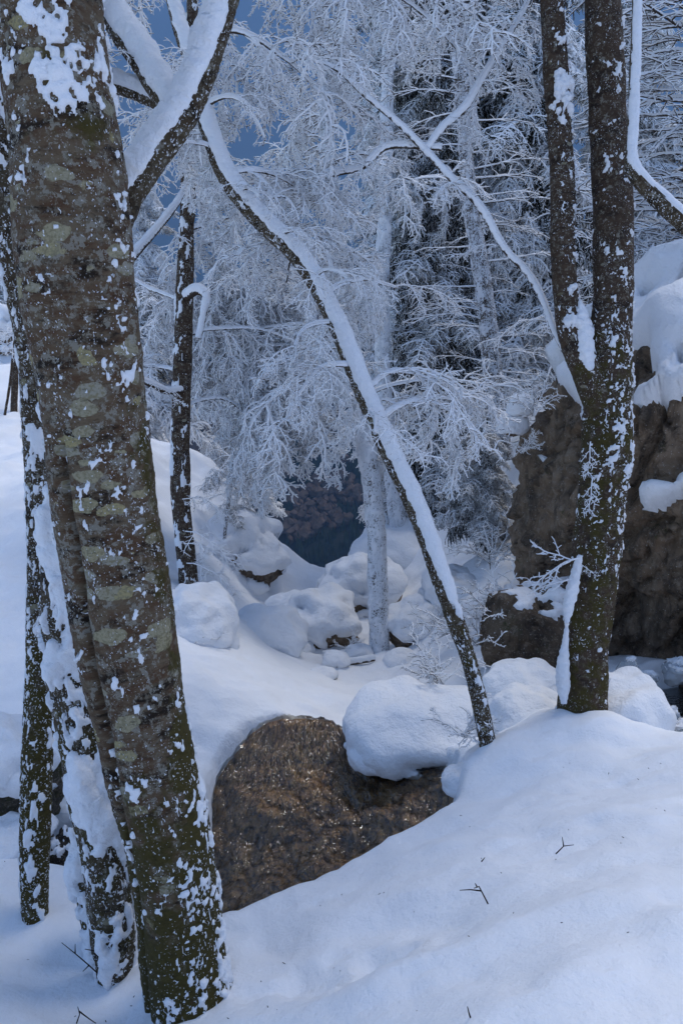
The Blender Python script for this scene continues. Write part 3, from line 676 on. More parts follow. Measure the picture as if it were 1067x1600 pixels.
# ------------------------------------------------------------------ rocks
def boulder(name, label, px, py, d, hx, hy, hz, seed, mat=M_ROCK, thr=0.15, thick=0.1, amp=0.18, res=(48, 72), e=2.4, group=None, spots=(), amp_n=0.25, sc=1.6, cat="boulder", loc=None, facet=0.0, snow=True, cracks=0.0, rgh=.10, planes=14, prange=(.8, 1.02), pk=0.0):
    c = P(px, py, d) if loc is None else np.array(loc)
    t = thing(name, label, cat, c - [0, 0, hz * .9], group)
    th = np.linspace(0.0, np.pi, res[0]); ph = np.linspace(0, 2 * np.pi, res[1], endpoint=False)
    TH, PHI = np.meshgrid(th, ph, indexing='ij')
    n = np.stack([np.sin(TH) * np.cos(PHI), np.sin(TH) * np.sin(PHI), np.cos(TH)], -1)
    rad = (np.abs(n[..., 0]) ** e + np.abs(n[..., 1]) ** e + np.abs(n[..., 2]) ** e) ** (-1 / e)
    if planes:
        pr = np.random.default_rng(int(seed * 7) + 1); pn = pr.normal(size=(planes, 3)); pn /= np.linalg.norm(pn, axis=1)[:, None]
        pd = pr.uniform(*prange, planes)
        wn = n + .06 * np.stack([noise(n * 4, seed + 1), noise(n * 4, seed + 2), noise(n * 4, seed + 3)], -1)
        rad_p = rad
        for a_, d_ in zip(pn, pd): rad_p = np.minimum(rad_p, d_ / np.maximum(wn @ a_, 1e-3))
    else: rad_p = rad
    H = np.array([hx, hy, hz]); sh = n * rad[..., None] * H; shp = n * rad_p[..., None] * H
    if planes: sh = sh * (1 - pk) + shp * pk
    q = sh / max(H) * sc
    disp = amp * fbm(q * .95, seed, 2, .45) * min(H) * 1.2
    base = sh + n * disp[..., None]
    rough = rgh * min(H) * fbm(q * 3.2, seed + 4, 4, .6)
    if cracks:
        for (sc2, dp, wd, o_) in ((1.1, .11, .045, 1), (2.3, .06, .05, 2), (4.6, .03, .06, 3)):
            qq = q * np.array([1, 1, .75]) * sc2; rough = rough - cracks * dp * min(H) * np.exp(-(fbm(qq, seed + 60 + o_, 2) / wd) ** 2)
    if facet: rough = rough + facet * min(H) * (np.abs(fbm(q * 1.7 + 5, seed + 9, 4)) - .25)
    rock = base + n * rough[..., None] + (shp - sh)
    def nrm(B):
        du = np.roll(B, -1, 1) - np.roll(B, 1, 1); dv = np.gradient(B, axis=0)
        k = np.cross(dv, du); k /= np.linalg.norm(k, axis=-1)[..., None] + 1e-9; k *= np.sign((k * n).sum(-1) + 1e-6)[..., None]; k[0] = [0, 0, 1]; k[-1] = [0, 0, -1]; return k
    off = c - np.array(t.location)
    obj("stone", mesh_np(name + "_stone", rock.reshape(-1, 3) + off, grid_faces(*res, True), mat), t)
    if snow:
        N = nrm(base); m = N[..., 2] - thr + amp_n * (.35 if thr < 0 else 1) * fbm(q * 3.5, seed + 7, 3)
        S = Stem(); S.r = m; S.B = base + c; S.NN = N
        m = m + spots_f(S, spots)
        tt = np.sqrt(1 - np.exp(-3.5 * np.clip(m, 0, 9))) * thick * (1 + .12 * fbm(q * 1.5, seed + 3, 2))
        rr2 = ((rock - base) * N).sum(-1); offn = np.where(m > 0, np.maximum(tt + rough * .12, rr2 + .012), np.minimum(rr2, 0) - .03)
        nd = n + np.array([0, 0, .6]); nd /= np.linalg.norm(nd, axis=-1)[..., None]
        V = (base + nd * offn[..., None]).reshape(-1, 3) + off
        F = grid_faces(*res, True); F = F[(m.ravel()[F] > 0).any(1)]
        us, inv = np.unique(F, return_inverse=True)
        obj("snow", mesh_np(name + "_snow", V[us], inv.reshape(-1, 4), M_SNOW), t)
    return t
cliff = boulder("cliff_rock", "tall brown limestone outcrop with a deep dome of snow on top", 1075, 800, 8.3, 1.78, 1.75, 2.45, 5.0, M_ROCK, 0.52, 0.22, .10, (230, 340), 2.7, cat="rock", amp_n=.10, sc=2.0, facet=.0, cracks=.8, rgh=.06, planes=70, prange=(.84, 1.06), pk=.75, loc=(3.5, 7.35, -2.75),
                spots=[(1010, 750, 6.6, 30, .42), (1050, 735, 6.6, 30, .45), (1055, 810, 6.6, 22, .35), (1000, 800, 6.6, 12, .3), (1067, 860, 6.6, 18, .35)])
BL = [
 ("boulder", "dark undercut rock at the lower left foot of the outcrop", 838, 985, 7.0, .50, .4, .42, 51, M_ROCKD, .85, .03),
 ("boulder", "rounded snow covered boulder overhanging the wet slab beside the leaning tree", 655, 1155, 5.95, .52, .40, .22, 11, M_ROCKM, .05, .12),
 ("boulder", "low snow cushioned boulder lapping over the edge of the wet slab", 590, 1185, 5.75, .17, .16, .09, 12, M_ROCKM, -.3, .07),
 ("boulder", "snowy boulder with a bare dark end below the grey frost crusted trunk", 500, 985, 9.7, .44, .45, .36, 13, M_ROCK, .22, .14),
 ("boulder", "broad snow capped boulder at the lip of the gully", 566, 935, 11.0, .52, .5, .40, 14, M_ROCK, .12, .18),
 ("boulder", "highest snow capped boulder beyond the grey frost crusted trunk", 620, 885, 12.3, .62, .6, .42, 15, M_ROCK, -.15, .2),
 ("boulder", "flat snow covered stone at the foot of the outcrop", 822, 1092, 6.1, .24, .25, .14, 16, M_ROCKM, -.35, .12),
 ("boulder", "square snow block between the leaning tree and the forked tree", 832, 1140, 5.6, .26, .22, .17, 17, M_ROCKM, -.4, .1),
 ("boulder", "steep snow covered boulder between the forked tree and the open stream", 968, 1150, 5.45, .22, .32, .30, 18, M_ROCKM, -.4, .12),
 ("boulder", "small snow covered stone at the edge of the open stream", 1052, 1212, 4.9, .10, .12, .07, 19, M_ROCKM, -.4, .06),
 ("boulder", "mossy dark ledge with snow on top beside the thin mossy stem", 5, 1222, 4.62, .38, .3, .27, 20, M_ROCKM, .42, .1),
 ("boulder", "low dark mossy stone under the ledge at the stream gap", 8, 1330, 4.35, .24, .2, .15, 21, M_ROCKM, .3, .06),
 ("boulder", "dark filler stone standing in for the shade in the stream gap between the thin mossy stem and the big beech", 106, 1350, 4.42, .21, .16, .17, 50, M_GAPSHADE, .9, .02),  # stone added to make the hollow look dark
 ("boulder", "smooth snow hump at the foot of the slim dark tree", 305, 985, 7.25, .30, .35, .28, 22, M_ROCK, -.5, .12),
 ("boulder", "small round snow lump where the bank meets the slab", 722, 1226, 4.95, .09, .09, .06, 23, M_ROCKM, -.4, .05),
 ("boulder", "snow blanketed crag on the far side of the gully", 380, 880, 11.5, .5, .5, .62, 24, M_ROCK, .0, .16),
 ("boulder", "snow topped boulder far up the slope behind the brown sapling", 5, 525, 17, .5, .5, .45, 26, M_ROCK, .1, .2),
 ("boulder", "little stone sticking out of the snow in the gully bed", 560, 1028, 8.9, .13, .12, .09, 27, M_ROCK, .1, .06),
 ("boulder", "small snow capped stone in the gully bed below the bare dark boulder", 470, 1022, 9.2, .14, .14, .11, 41, M_ROCK, .05, .06),
 ("boulder", "snow capped stone touching the fallen branches", 525, 1038, 8.5, .12, .12, .09, 42, M_ROCKM, .05, .05),
 ("boulder", "flat dark stone under the fallen snowy branch", 505, 1060, 8.1, .13, .1, .07, 43, M_ROCKM, .3, .04),
 ("boulder", "snowy hump between the slim dark tree and the gully bed", 420, 1000, 8.7, .34, .3, .22, 44, M_ROCK, -.3, .12),
 ("boulder", "white pillow of snow above the bare dark boulder", 452, 965, 10.1, .26, .28, .2, 45, M_ROCK, -.3, .1),
 ("boulder", "snow hump right of the grey frost crusted trunk", 650, 985, 9.2, .3, .3, .22, 46, M_ROCK, .1, .12),
 ("boulder", "snow cushion on the slope below the young spruce bush", 705, 930, 9.4, .3, .3, .2, 47, M_ROCK, -.2, .12),
 ("boulder", "small boulder balanced on the lip left of the broad snow capped one", 520, 925, 11.4, .2, .2, .17, 48, M_ROCK, -.05, .09),
 ("boulder", "stone lying against the base of the grey frost crusted trunk", 628, 1040, 8.6, .16, .15, .10, 28, M_ROCK, -.1, .07),
 ("boulder", "dark wet stone peeping out under the snow above the slab", 602, 1100, 7.15, .14, .12, .10, 29, M_ROCKM, .35, .06),
 ("boulder", "bright white snow ball perched on the shoulder of the outcrop", 812, 636, 7.7, .10, .10, .10, 30, M_ROCK, -.7, .03),
 ("boulder", "snow pillow below the snow ball on the shoulder of the outcrop", 800, 665, 7.8, .13, .12, .10, 31, M_ROCK, -.6, .04),
]
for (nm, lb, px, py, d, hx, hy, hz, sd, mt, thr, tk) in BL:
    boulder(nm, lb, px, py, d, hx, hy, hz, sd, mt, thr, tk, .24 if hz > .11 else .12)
# stream beds and open water in the gaps
M_BED = make_rock("stream_bed", (0.03, 0.024, 0.02), (0.05, 0.04, 0.032), (0.012, 0.01, 0.008), .2, 2.5)
def pool(name, poly, dz, nx=60):
    pa = np.array(poly); lo, hi = pa.min(0) - .15, pa.max(0) + .15
    X, Y = np.meshgrid(np.linspace(lo[0], hi[0], nx), np.linspace(lo[1], hi[1], nx)); Z0 = ground_f(X, Y)
    z = Z0 + dz + .06 * fbm(np.stack([X, Y, 0 * X], -1) * 4, 4, 3)
    b = obj("stream_bed", mesh_np("stream_bed", np.stack([X, Y, z], -1).reshape(-1, 3), grid_faces(nx, nx), M_BED)); tag(b, kind="structure")
    o = obj("stream_water", mesh_np("stream_water", np.stack([X, Y, Z0 + dz + .05], -1).reshape(-1, 3), grid_faces(nx, nx), M_WATER, attrs={"flow": np.stack([X, Y * 1.5, 0 * X], -1).reshape(-1, 3)})); tag(o, kind="structure")
pool("left", HOLE_L, -.42); pool("right", HOLE_R, -.30)
ICE = [("ice_block", "pale slab of ice leaning at the mouth of the dark stream hollow", 980, 1058, 6.15, .085, .08, .16), ("ice_block", "small clear ice lump on the dark stream hollow", 1010, 1058, 6.2, .09, .06, .04),
       ("ice_block", "ice cushion hanging over the open stream", 1060, 1050, 6.2, .14, .1, .09), ("ice_block", "frozen splash lump in the open stream", 1045, 1120, 5.6, .07, .07, .05), ("ice_block", "ice crusted stone lowest in the open stream", 1066, 1140, 5.4, .09, .09, .05)]
for k, (nm, lb, px, py, d, hx, hy, hz) in enumerate(ICE):
    boulder(nm, lb, px, py, d, hx, hy, hz, 60 + k, M_ICE, .8, .015, .3, (26, 36), cat="ice", amp_n=.3)

# ------------------------------------------------------------------ the big foreground beech clump
base1 = P(300, 1592, 3.1)
beech = thing("beech_tree", "massive lichen spotted beech with several stems and a snow laden limb", "tree", base1)
def groove1(S, r):
    s, th = S.s[:, None], S.th[None]
    L = 4.9; f = s / L
    tc_ = np.interp(f, [0, .12, .3, .52], [-1.15, -.95, -.66, -.42])
    dth = (th - tc_ + np.pi) % (2 * np.pi) - np.pi
    wv = .07 * noise(np.stack([s * 7, 0 * s, 0 * s], -1), 3)
    return .06 * np.exp(-((dth + wv) / .10) ** 2) * sstep(.56, .46, f) * sstep(-.02, .05, f) + .025 * np.exp(-((dth + wv) / .35) ** 2) * sstep(.6, .4, f)
def moss1(S):
    v = Vpix(S); right = S.NN[..., 0]
    m = sstep(1000, 1300, v) * .62 + .55 * sstep(.55, .95, right) * sstep(500, 700, v) + .55 * spots_f(S, [(105, 200, 2.3, 70, 1), (70, 90, 2.3, 50, .8)])
    return m + .25 * sstep(1350, 1500, v)
T1 = [(312, 1660, 3.22, 190), (298, 1580, 3.15, 150), (283, 1500, 3.13, 138), (272, 1400, 3.1, 136), (258, 1300, 3.05, 134), (236, 1200, 3.0, 141), (218, 1100, 2.95, 146), (197, 1000, 2.9, 152), (180, 900, 2.86, 156), (166, 800, 2.82, 160), (152, 680, 2.76, 161), (138, 580, 2.7, 166), (126, 480, 2.65, 172), (115, 380, 2.6, 173), (104, 250, 2.55, 174), (88, 130, 2.5, 170), (72, 0, 2.45, 166), (55, -150, 2.4, 160), (40, -330, 2.35, 150), (30, -560, 2.3, 140), (-.95, 3.3, 2.4, .11, 0), (-.9, 3.4, 3.6, .085, 0), (-1.0, 3.5, 5.0, .05, 0), (-1.0, 3.6, 6.2, .02, 0)]
S1 = make_stem(T1, .0065, 190, 3, .05, .0035, grooves=(groove1,), moss=moss1)
tr = stem_obj("trunk", S1, M_BARK, beech)
sp1 = [(75, 60, 2.3, 32, .9), (60, 30, 2.3, 30, .8), (45, 100, 2.3, 30, .6), (90, 95, 2.3, 28, .8), (105, 70, 2.3, 18, .7), (95, 125, 2.3, 25, .7), (75, 165, 2.3, 22, .6), (130, 165, 2.3, 14, .7), (60, 250, 2.4, 20, .75), (92, 280, 2.4, 18, .75), (132, 290, 2.4, 16, .75), (130, 340, 2.4, 17, .8), (145, 235, 2.4, 16, .4), (35, 15, 2.3, 20, .5), (68, 360, 2.5, 10, .6), (106, 475, 2.5, 10, .8), (175, 575, 2.6, 16, .6), (200, 590, 2.6, 13, .7), (173, 695, 2.6, 11, .8), (115, 720, 2.7, 13, .7), (135, 815, 2.7, 11, .7), (228, 1020, 2.8, 15, .95), (100, 505, 2.6, 9, .6)]
def al1(S):
    v = Vpix(S)
    return -.55 + .40 * sstep(330, 120, v) + .0 * v + sstep(1050, 1300, v) * (.1 + .35 * np.clip(S.NN[..., 0], 0, 1))
snow_on("snow", S1, m_patch(.28, 13, 7, [(a, b, d, r * .9, k * .62) for a, b, d, r, k in sp1], (.6, -.5, .3), .16, al1, 1.35, .75), .016, tr, beech, seed=3, keep=2)
# fine driven rime clots on the mossy foot
snow_on("snow", S1, m_patch(.74, 58, 17, (), (.75, -.5, .3), .45, lambda S: -.95 + .85 * sstep(1060, 1230, Vpix(S)), 2.2, .4), .006, tr, beech, seed=5)

def stem_part(root, pts, mat, step, ns, seed, snows, moss=None, lump=.08, fine=.003, name="trunk", **kw):
    S = make_stem(pts, step, ns, seed, lump, fine, moss=moss, **kw)
    o = stem_obj(name, S, mat, root)
    for i, (mk, th) in enumerate(snows): snow_on("snow", S, mk, th, o, root, seed=seed + i)
    return o, S
mm = lambda a, b, k=.5: (lambda S: k * sstep(a, b, Vpix(S)))
# snow plastered second stem, crosses behind the main trunk
stem_part(beech, [(200, 1690, 3.5, 70), (188, 1590, 3.45, 62), (180, 1500, 3.42, 66), (165, 1350, 3.4, 74), (148, 1230, 3.4, 80), (125, 1120, 3.42, 78), (108, 1030, 3.45, 74), (98, 920, 3.45, 70), (100, 800, 3.4, 66), (105, 640, 3.3, 66), (100, 400, 3.2, 66), (85, 150, 3.1, 62), (70, -150, 3.0, 58)], M_BARKD, .010, 90, 21,
          [(m_patch(.05, 6, 31, [(100, 930, 3.3, 60, .9), (110, 850, 3.3, 50, .8), (150, 1220, 3.3, 45, .7), (185, 1180, 3.3, 30, .5), (160, 1290, 3.3, 40, .6)], (.55, -.5, .5), .45, lambda S: -.32 - .3 * sstep(1350, 1480, Vpix(S)), 1.5), .045),
           (m_patch(.5, 26, 33, (), (.4, -.6, .3), .3, None, 1.3), .012)], mm(900, 1200, .5))
stem_part(beech, [(215, 1680, 3.6, 60), (190, 1590, 3.58, 52), (165, 1500, 3.58, 48), (146, 1410, 3.58, 46), (134, 1340, 3.6, 42), (125, 1290, 3.62, 30)], M_BARKD, .012, 60, 22,
          [(m_patch(-.25, 7, 35, (), (.2, -.6, .7), .4, None, 1.3), .04)], mm(900, 1200, .6))
# thin mossy stem at the left
stem2 = thing("beech_sapling", "thin mossy stem standing left of the big beech", "tree", P(58, 1495, 3.75))
stem_part(stem2, [(62, 1540, 3.8, 46), (58, 1480, 3.78, 40), (54, 1380, 3.78, 42), (56, 1260, 3.78, 46), (62, 1130, 3.8, 48), (66, 1010, 3.8, 46), (64, 900, 3.8, 42), (60, 800, 3.8, 40), (58, 700, 3.8, 42), (54, 600, 3.75, 46), (44, 500, 3.7, 52), (26, 400, 3.65, 58), (8, 300, 3.6, 64), (-10, 180, 3.6, 66), (-30, 0, 3.6, 64), (-50, -250, 3.6, 60)], M_BARKD, .009, 84, 23,
          [(m_patch(.62, 9, 41, [(60, 960, 3.7, 25, .3), (62, 800, 3.7, 30, .5), (58, 690, 3.7, 30, .5)], (.1, -.3, .5), .25, None, 1.8), .02), (m_patch(.62, 34, 43, (), (-.8, -.4, .2), .45, None, 1.6), .007)], mm(700, 1150, .75))
# snow laden limb and its fork
LB = [(a, b, d, w_ * .8) for a, b, d, w_ in [(150, 420, 2.95, 66), (182, 350, 2.92, 60), (204, 300, 2.9, 58), (240, 245, 2.9, 58), (283, 185, 2.9, 56), (318, 110, 2.9, 54), (345, 30, 2.9, 50), (366, -50, 2.9, 46), (395, -200, 2.95, 40), (430, -380, 3.0, 32)]]
def fuzzy(thr, seed, amp=.14): return m_ridge(thr, amp, 24, seed)
o, _ = stem_part(beech, LB, M_BARKD, .008, 80, 24, [(fuzzy(.3, 45), .036)], mm(0, 300, .3), name="limb")
for k, (pts, th) in enumerate([([(285, 190, 3.0, 30), (255, 150, 3.05, 34), (225, 100, 3.1, 36), (190, 50, 3.15, 36), (160, 5, 3.2, 34), (120, -60, 3.25, 30), (70, -160, 3.3, 26)], .04),
                               ([(262, 168, 3.08, 22), (225, 150, 3.15, 22), (190, 137, 3.2, 22), (150, 128, 3.3, 20), (100, 110, 3.4, 18)], .025)]):
    stem_part(beech, pts, M_BARKD, .009, 48, 25 + k, [(fuzzy(.3, 47 + k), th)], None, name="limb")
for (a, b, d, az, s) in [(190, 60, 3.15, 2.8, .35), (205, 85, 3.12, 4.4, .3), (180, 135, 3.2, 4.2, .3), (165, 40, 3.2, 3.6, .35)]:
    put('fine', o, beech, P(a, b, d), az, s)

# ------------------------------------------------------------------ slim dark tree
slim = thing("slim_beech", "slim dark tree rising from the snow hump right of the big beech", "tree", P(296, 925, 7.9))
T3 = [(300, 960, 8.0, 34), (296, 910, 8.0, 31), (288, 840, 8.0, 30), (282, 750, 8.0, 30), (283, 650, 8.0, 28), (286, 560, 8.0, 28), (289, 450, 8.0, 27), (292, 360, 8.0, 25), (295, 250, 8.0, 22), (298, 100, 8.0, 20), (301, 0, 8.0, 18), (304, -200, 8.0, 16), (306, -450, 8, 12)]
stem_part(slim, T3, M_BARKR, .016, 44, 31, [(m_patch(.5, 12, 51, (), (-.5, -.4, .3), .3, None, 1.8), .012)], mm(500, 900, .3))
# ------------------------------------------------------------------ leaning tree
lean = thing("leaning_beech", "leaning beech with a thick ridge of snow along its curved trunk", "tree", P(765, 1190, 4.95))
T4 = [(a, b, d, w_ * .66) for a, b, d, w_ in [(772, 1225, 4.95, 50), (765, 1180, 4.92, 40), (752, 1110, 4.9, 40), (732, 1030, 4.9, 40), (706, 955, 4.9, 42), (680, 880, 4.9, 43), (652, 800, 4.92, 44), (617, 725, 4.95, 45), (588, 660, 4.98, 46), (560, 595, 5.0, 44), (530, 515, 5.05, 42), (500, 455, 5.1, 42), (465, 400, 5.1, 44), (425, 362, 5.1, 46), (385, 318, 5.1, 46), (352, 270, 5.1, 44), (328, 205, 5.1, 40), (305, 120, 5.15, 36), (275, 20, 5.2, 32), (240, -120, 5.3, 26), (200, -320, 5.4, 20)]]
m4 = m_ridge(.46, .16, 16, 9, lambda S: -.55 * sstep(850, 1000, Vpix(S)) + .1 * sstep(700, 400, Vpix(S)))
o4, S4 = stem_part(lean, T4, M_BARKD, .010, 72, 33, [(m4, .024), (m_patch(.62, 30, 53, (), (.2, -.6, .3), .2, None, 1.4), .006)], mm(300, 1200, .45))

# ------------------------------------------------------------------ forked tree on the right
fork = thing("forked_beech", "forked beech with two brown stems speckled with snow beside the outcrop", "tree", P(905, 1165, 5.2))
T5 = [(905, 1215, 5.25, 96), (906, 1160, 5.22, 80), (909, 1090, 5.2, 76), (915, 1000, 5.2, 76), (925, 900, 5.2, 72), (938, 800, 5.2, 70), (947, 700, 5.2, 72), (951, 620, 5.2, 70), (954, 540, 5.2, 64), (957, 460, 5.2, 62), (956, 380, 5.2, 60), (956, 300, 5.2, 58), (950, 200, 5.2, 57), (945, 100, 5.2, 56), (940, 0, 5.2, 54), (934, -150, 5.2, 50), (928, -400, 5.2, 42), (1.6, 7.0, 4.0, .06, 0), (1.5, 7.2, 5.6, .025, 0)]
sp5 = [(965, 90, 5.0, 28, .7), (975, 130, 5.0, 22, .5), (960, 185, 5.0, 14, .7), (965, 245, 5.0, 22, .6), (968, 305, 5.0, 9, .6), (965, 400, 5.0, 30, .7), (975, 425, 5.0, 25, .6), (960, 500, 5.0, 25, .45), (970, 540, 5.0, 25, .5), (960, 640, 5.0, 30, .4), (955, 720, 5.0, 30, .4)]
al5 = lambda S: -.32 + .25 * sstep(430, 500, Vpix(S)) * sstep(1000, 850, Vpix(S))
o5, S5 = stem_part(fork, T5, M_BARKR, .009, 110, 41, [(m_patch(.6, 17, 61, [(a, b, d, r, k * .8) for a, b, d, r, k in sp5], (.7, -.5, .3), .12, al5, 1.3), .022), (m_patch(.66, 34, 63, (), (.6, -.6, .3), .15, lambda S: -.35 + .45 * sstep(380, 520, Vpix(S)) * sstep(1050, 800, Vpix(S)), 1.3), .008),
      (lambda S: sstep(1105, 1140, Vpix(S)) * .9 - .35 + .5 * fbm(S.B * 12, 4, 3), .03)], mm(350, 600, .55))
T5b = [(952, 690, 5.2, 50), (940, 640, 5.18, 52), (920, 590, 5.17, 50), (899, 540, 5.15, 46), (886, 480, 5.15, 40), (879, 400, 5.15, 39), (878, 300, 5.15, 39), (874, 200, 5.15, 38), (868, 100, 5.15, 37), (862, 0, 5.15, 36), (856, -150, 5.15, 33), (848, -400, 5.15, 28)]
sp5b = [(905, 490, 5.0, 22, .9), (900, 520, 5.0, 24, .9), (895, 460, 5.0, 14, .6), (885, 120, 5.0, 24, .9), (885, 160, 5.0, 24, .9), (880, 60, 5.0, 16, .7), (876, 20, 5.0, 12, .6), (888, 185, 5, 14, .7)]
o5b, S5b = stem_part(fork, T5b, M_BARKR, .009, 80, 42, [(m_patch(.62, 17, 65, sp5b, (.8, -.4, .4), .28, lambda S: -.3 + .0 * Vpix(S), 1.3), .035), (m_patch(.64, 36, 67, (), (.3, -.6, .3), .25, lambda S: -.32 + .3 * np.exp(-((Vpix(S) - 240) / 50) ** 2) + .3 * np.exp(-((Vpix(S) - 350) / 60) ** 2) + .3 * np.exp(-((Vpix(S) - 560) / 60) ** 2), 1.2), .008)], mm(450, 600, .5), name="stem")
# wedge of snow caught in the fork
wz_ = [(905, 470, 5.1, 8), (907, 490, 5.1, 26), (908, 520, 5.1, 34), (912, 550, 5.1, 32), (920, 575, 5.1, 22), (928, 592, 5.1, 8)]
stem_obj("snow", make_stem(wz_, .01, 40, 43, .3, .012), M_SNOW, fork)
# rimed crooked limb reaching left from behind the fork
L5 = [(905, 590, 5.3, 14), (868, 522, 5.35, 15), (845, 462, 5.4, 16), (820, 422, 5.4, 16), (788, 388, 5.4, 18), (748, 320, 5.4, 19), (702, 275, 5.4, 19), (665, 235, 5.4, 17), (620, 190, 5.4, 15), (572, 150, 5.4, 14), (532, 112, 5.4, 12), (495, 94, 5.4, 9)]
L5b = [(662, 238, 5.4, 14), (690, 200, 5.42, 19), (725, 168, 5.45, 20), (755, 118, 5.5, 18), (790, 62, 5.5, 15), (820, 10, 5.5, 13), (850, -60, 5.5, 10)]
L5c = [(700, 275, 5.4, 10), (650, 225, 5.45, 9), (560, 268, 5.5, 9), (500, 275, 5.5, 8), (440, 305, 5.5, 6)]
for k, L_ in enumerate((L5, L5b)):
    limb(fork, [(a, b, d, w_ * .62) for a, b, d, w_ in L_], M_LIMB, ['fine', 'beech'], .5, (.25, .5), snow=(.55, .005), ns=16, step=.02, seed=51 + k)
limb(fork, [(690, 232, 5.42, 9), (640, 228, 5.45, 9), (600, 232, 5.5, 8), (565, 262, 5.5, 8), (530, 270, 5.5, 8), (480, 285, 5.5, 6), (440, 305, 5.5, 4)], M_LIMB, ['fine', 'beech'], .35, (.25, .45), snow=(.1, .012), ns=10, step=.03, seed=55)
# antler-like rimed shoots on the trunk
for (a, b, d, az, s, ti) in [(905, 872, 4.95, 3.3, .34, -.25), (890, 905, 4.95, 3.0, .26, -.5), (893, 875, 4.95, 2.9, .26, .15), (922, 690, 5.0, 4.4, .22, -1.1), (926, 745, 5.0, 4.2, .24, -1.2), (905, 880, 4.95, 5.6, .13, -.5)]:
    put('stiff', o5, fork, P(a, b, d), az, s, ti)
stem_obj("snow", make_stem([(885, 975, 5.02, 6), (888, 945, 5.04, 17), (894, 920, 5.05, 20), (901, 890, 5.05, 17), (906, 868, 5.02, 8)], .01, 40, 44, .22, .007), M_SNOW, fork)
stem_obj("snow", make_stem([(880, 1100, 5.05, 8), (879, 1070, 5.08, 20), (879, 1040, 5.08, 17), (882, 1010, 5.08, 10), (885, 970, 5.05, 5)], .01, 40, 45, .22, .007), M_SNOW, fork)

# ------------------------------------------------------------------ bent sapling at the right edge
bent = thing("bent_sapling", "bent sapling dipping in a hook above the snow dome of the outcrop", "tree", P(1330, 700, 4.9))
limb(bent, [(1330, 720, 4.9, 44), (1240, 520, 4.9, 38), (1130, 405, 4.85, 32), (1070, 350, 4.8, 28), (1030, 312, 4.8, 27), (1002, 284, 4.8, 25), (987, 262, 4.8, 22), (986, 225, 4.8, 17), (990, 150, 4.8, 16), (993, 60, 4.8, 15), (996, -80, 4.8, 12), (1000, -250, 4.8, 9)], M_BARKD, None, 1, snow=(.35, .012), ns=28, step=.015, seed=57, name="trunk")

# ------------------------------------------------------------------ background trunks
grey = thing("rimed_tree", "grey frost crusted trunk standing among the gully boulders", "tree", P(592, 1025, 8.95))
stem_part(grey, [(594, 1045, 9, 34), (592, 1010, 9, 30), (590, 900, 9, 30), (587, 820, 9, 30), (580, 750, 9, 29), (570, 680, 9, 28), (560, 600, 9, 27), (546, 510, 9, 26), (533, 430, 9, 25), (520, 320, 9, 23), (510, 180, 9, 21), (503, 0, 9, 19), (500, -250, 9, 15)], M_BARKW, .018, 40, 71, [(m_patch(.3, 14, 71, (), (-.6, -.3, .3), .3, None, 1.5), .012)])
grey2 = thing("rimed_tree", "straight frosted trunk rising behind the lip boulders", "tree", P(628, 870, 12.4))
stem_part(grey2, [(632, 895, 12.4, 28), (628, 860, 12.4, 25), (618, 790, 12.4, 25), (608, 700, 12.4, 24), (600, 620, 12.4, 24), (597, 500, 12.4, 23), (600, 350, 12.4, 22), (604, 200, 12.4, 20), (606, 50, 12.4, 18), (608, -200, 12.4, 15)], M_BARKW, .022, 32, 72, [(m_patch(.25, 14, 73, (), (-.4, -.4, .3), .3, None, 1.5), .012)])
T7 = [(786, 720, 10.5, 32), (779, 670, 10.5, 30), (772, 600, 10.5, 30), (764, 530, 10.5, 29), (756, 460, 10.5, 28), (746, 390, 10.5, 26), (735, 320, 10.5, 24), (728, 240, 10.5, 22), (721, 150, 10.5, 20), (712, 50, 10.5, 18), (700, -100, 10.5, 14)]
spr7 = thing("spruce_tree", "leaning brown spruce trunk with bare curved dead boughs", "tree", P(780, 690, 10.6))
o7, S7 = stem_part(spr7, T7, M_BARKH, .018, 36, 73, [(m_patch(.45, 14, 75, (), (-.7, -.4, .3), .3, None, 1.5), .012)])
for y in np.arange(60, 700, 13):
    i = int(np.argmin(np.abs(Vpix(S7)[:, 0] - y)))
    sd = rng.choice([-1, 1], p=[.62, .38])
    az = (math.pi if sd < 0 else 0) + rng.uniform(-.9, .9)
    put('dead', o7, spr7, S7.C[i], az, rng.uniform(.55, 1.15), rng.uniform(-.1, .25))

def spruce(label, pts, mat, kinds, gap, y0, y1, smax, smin, seed, name="spruce_tree", tilt=(-.35, 0), step=.05, cone=True):
    t = thing(name, label, "tree", P(*pts[0][:3]))
    o, S = stem_part(t, pts, mat, step, 20, seed, [])
    V = Vpix(S)[:, 0]; idx = np.where((V > y0) & (V < y1))[0]
    s = S.s[idx[0]]; k = 0
    while s < S.s[idx[-1]]:
        i = int(np.searchsorted(S.s, s)); f = (s - S.s[0]) / S.s[-1]
        put(rng.choice(kinds), o, t, S.C[i], k * 2.4 + rng.uniform(-.4, .4), rng.uniform(.8, 1.15) * (smax + (smin - smax) * f), rng.uniform(*tilt))
        s += gap * rng.uniform(.6, 1.4); k += 1
    return t
spruce("dark bearded spruce behind the leaning tree with hanging frosted twigs", [(695, 800, 13, 40), (690, 700, 13, 40), (684, 500, 13, 38), (678, 300, 13, 36), (670, 100, 13, 32), (664, -50, 13, 28), (655, -260, 13, 22)], M_BARKH, ['curtain', 'curtain', 'spruce'], .055, -250, 800, 1.2, 1.0, 81)
spruce("frosted spruce with drooping boughs left of the forked tree", [(835, 640, 13.5, 34), (830, 450, 13.5, 32), (826, 250, 13.5, 30), (820, 50, 13.5, 26), (815, -200, 13.5, 20)], M_BARKH, ['curtain', 'laden', 'spruce', 'dead'], .065, -200, 600, 1.7, 1.4, 82)
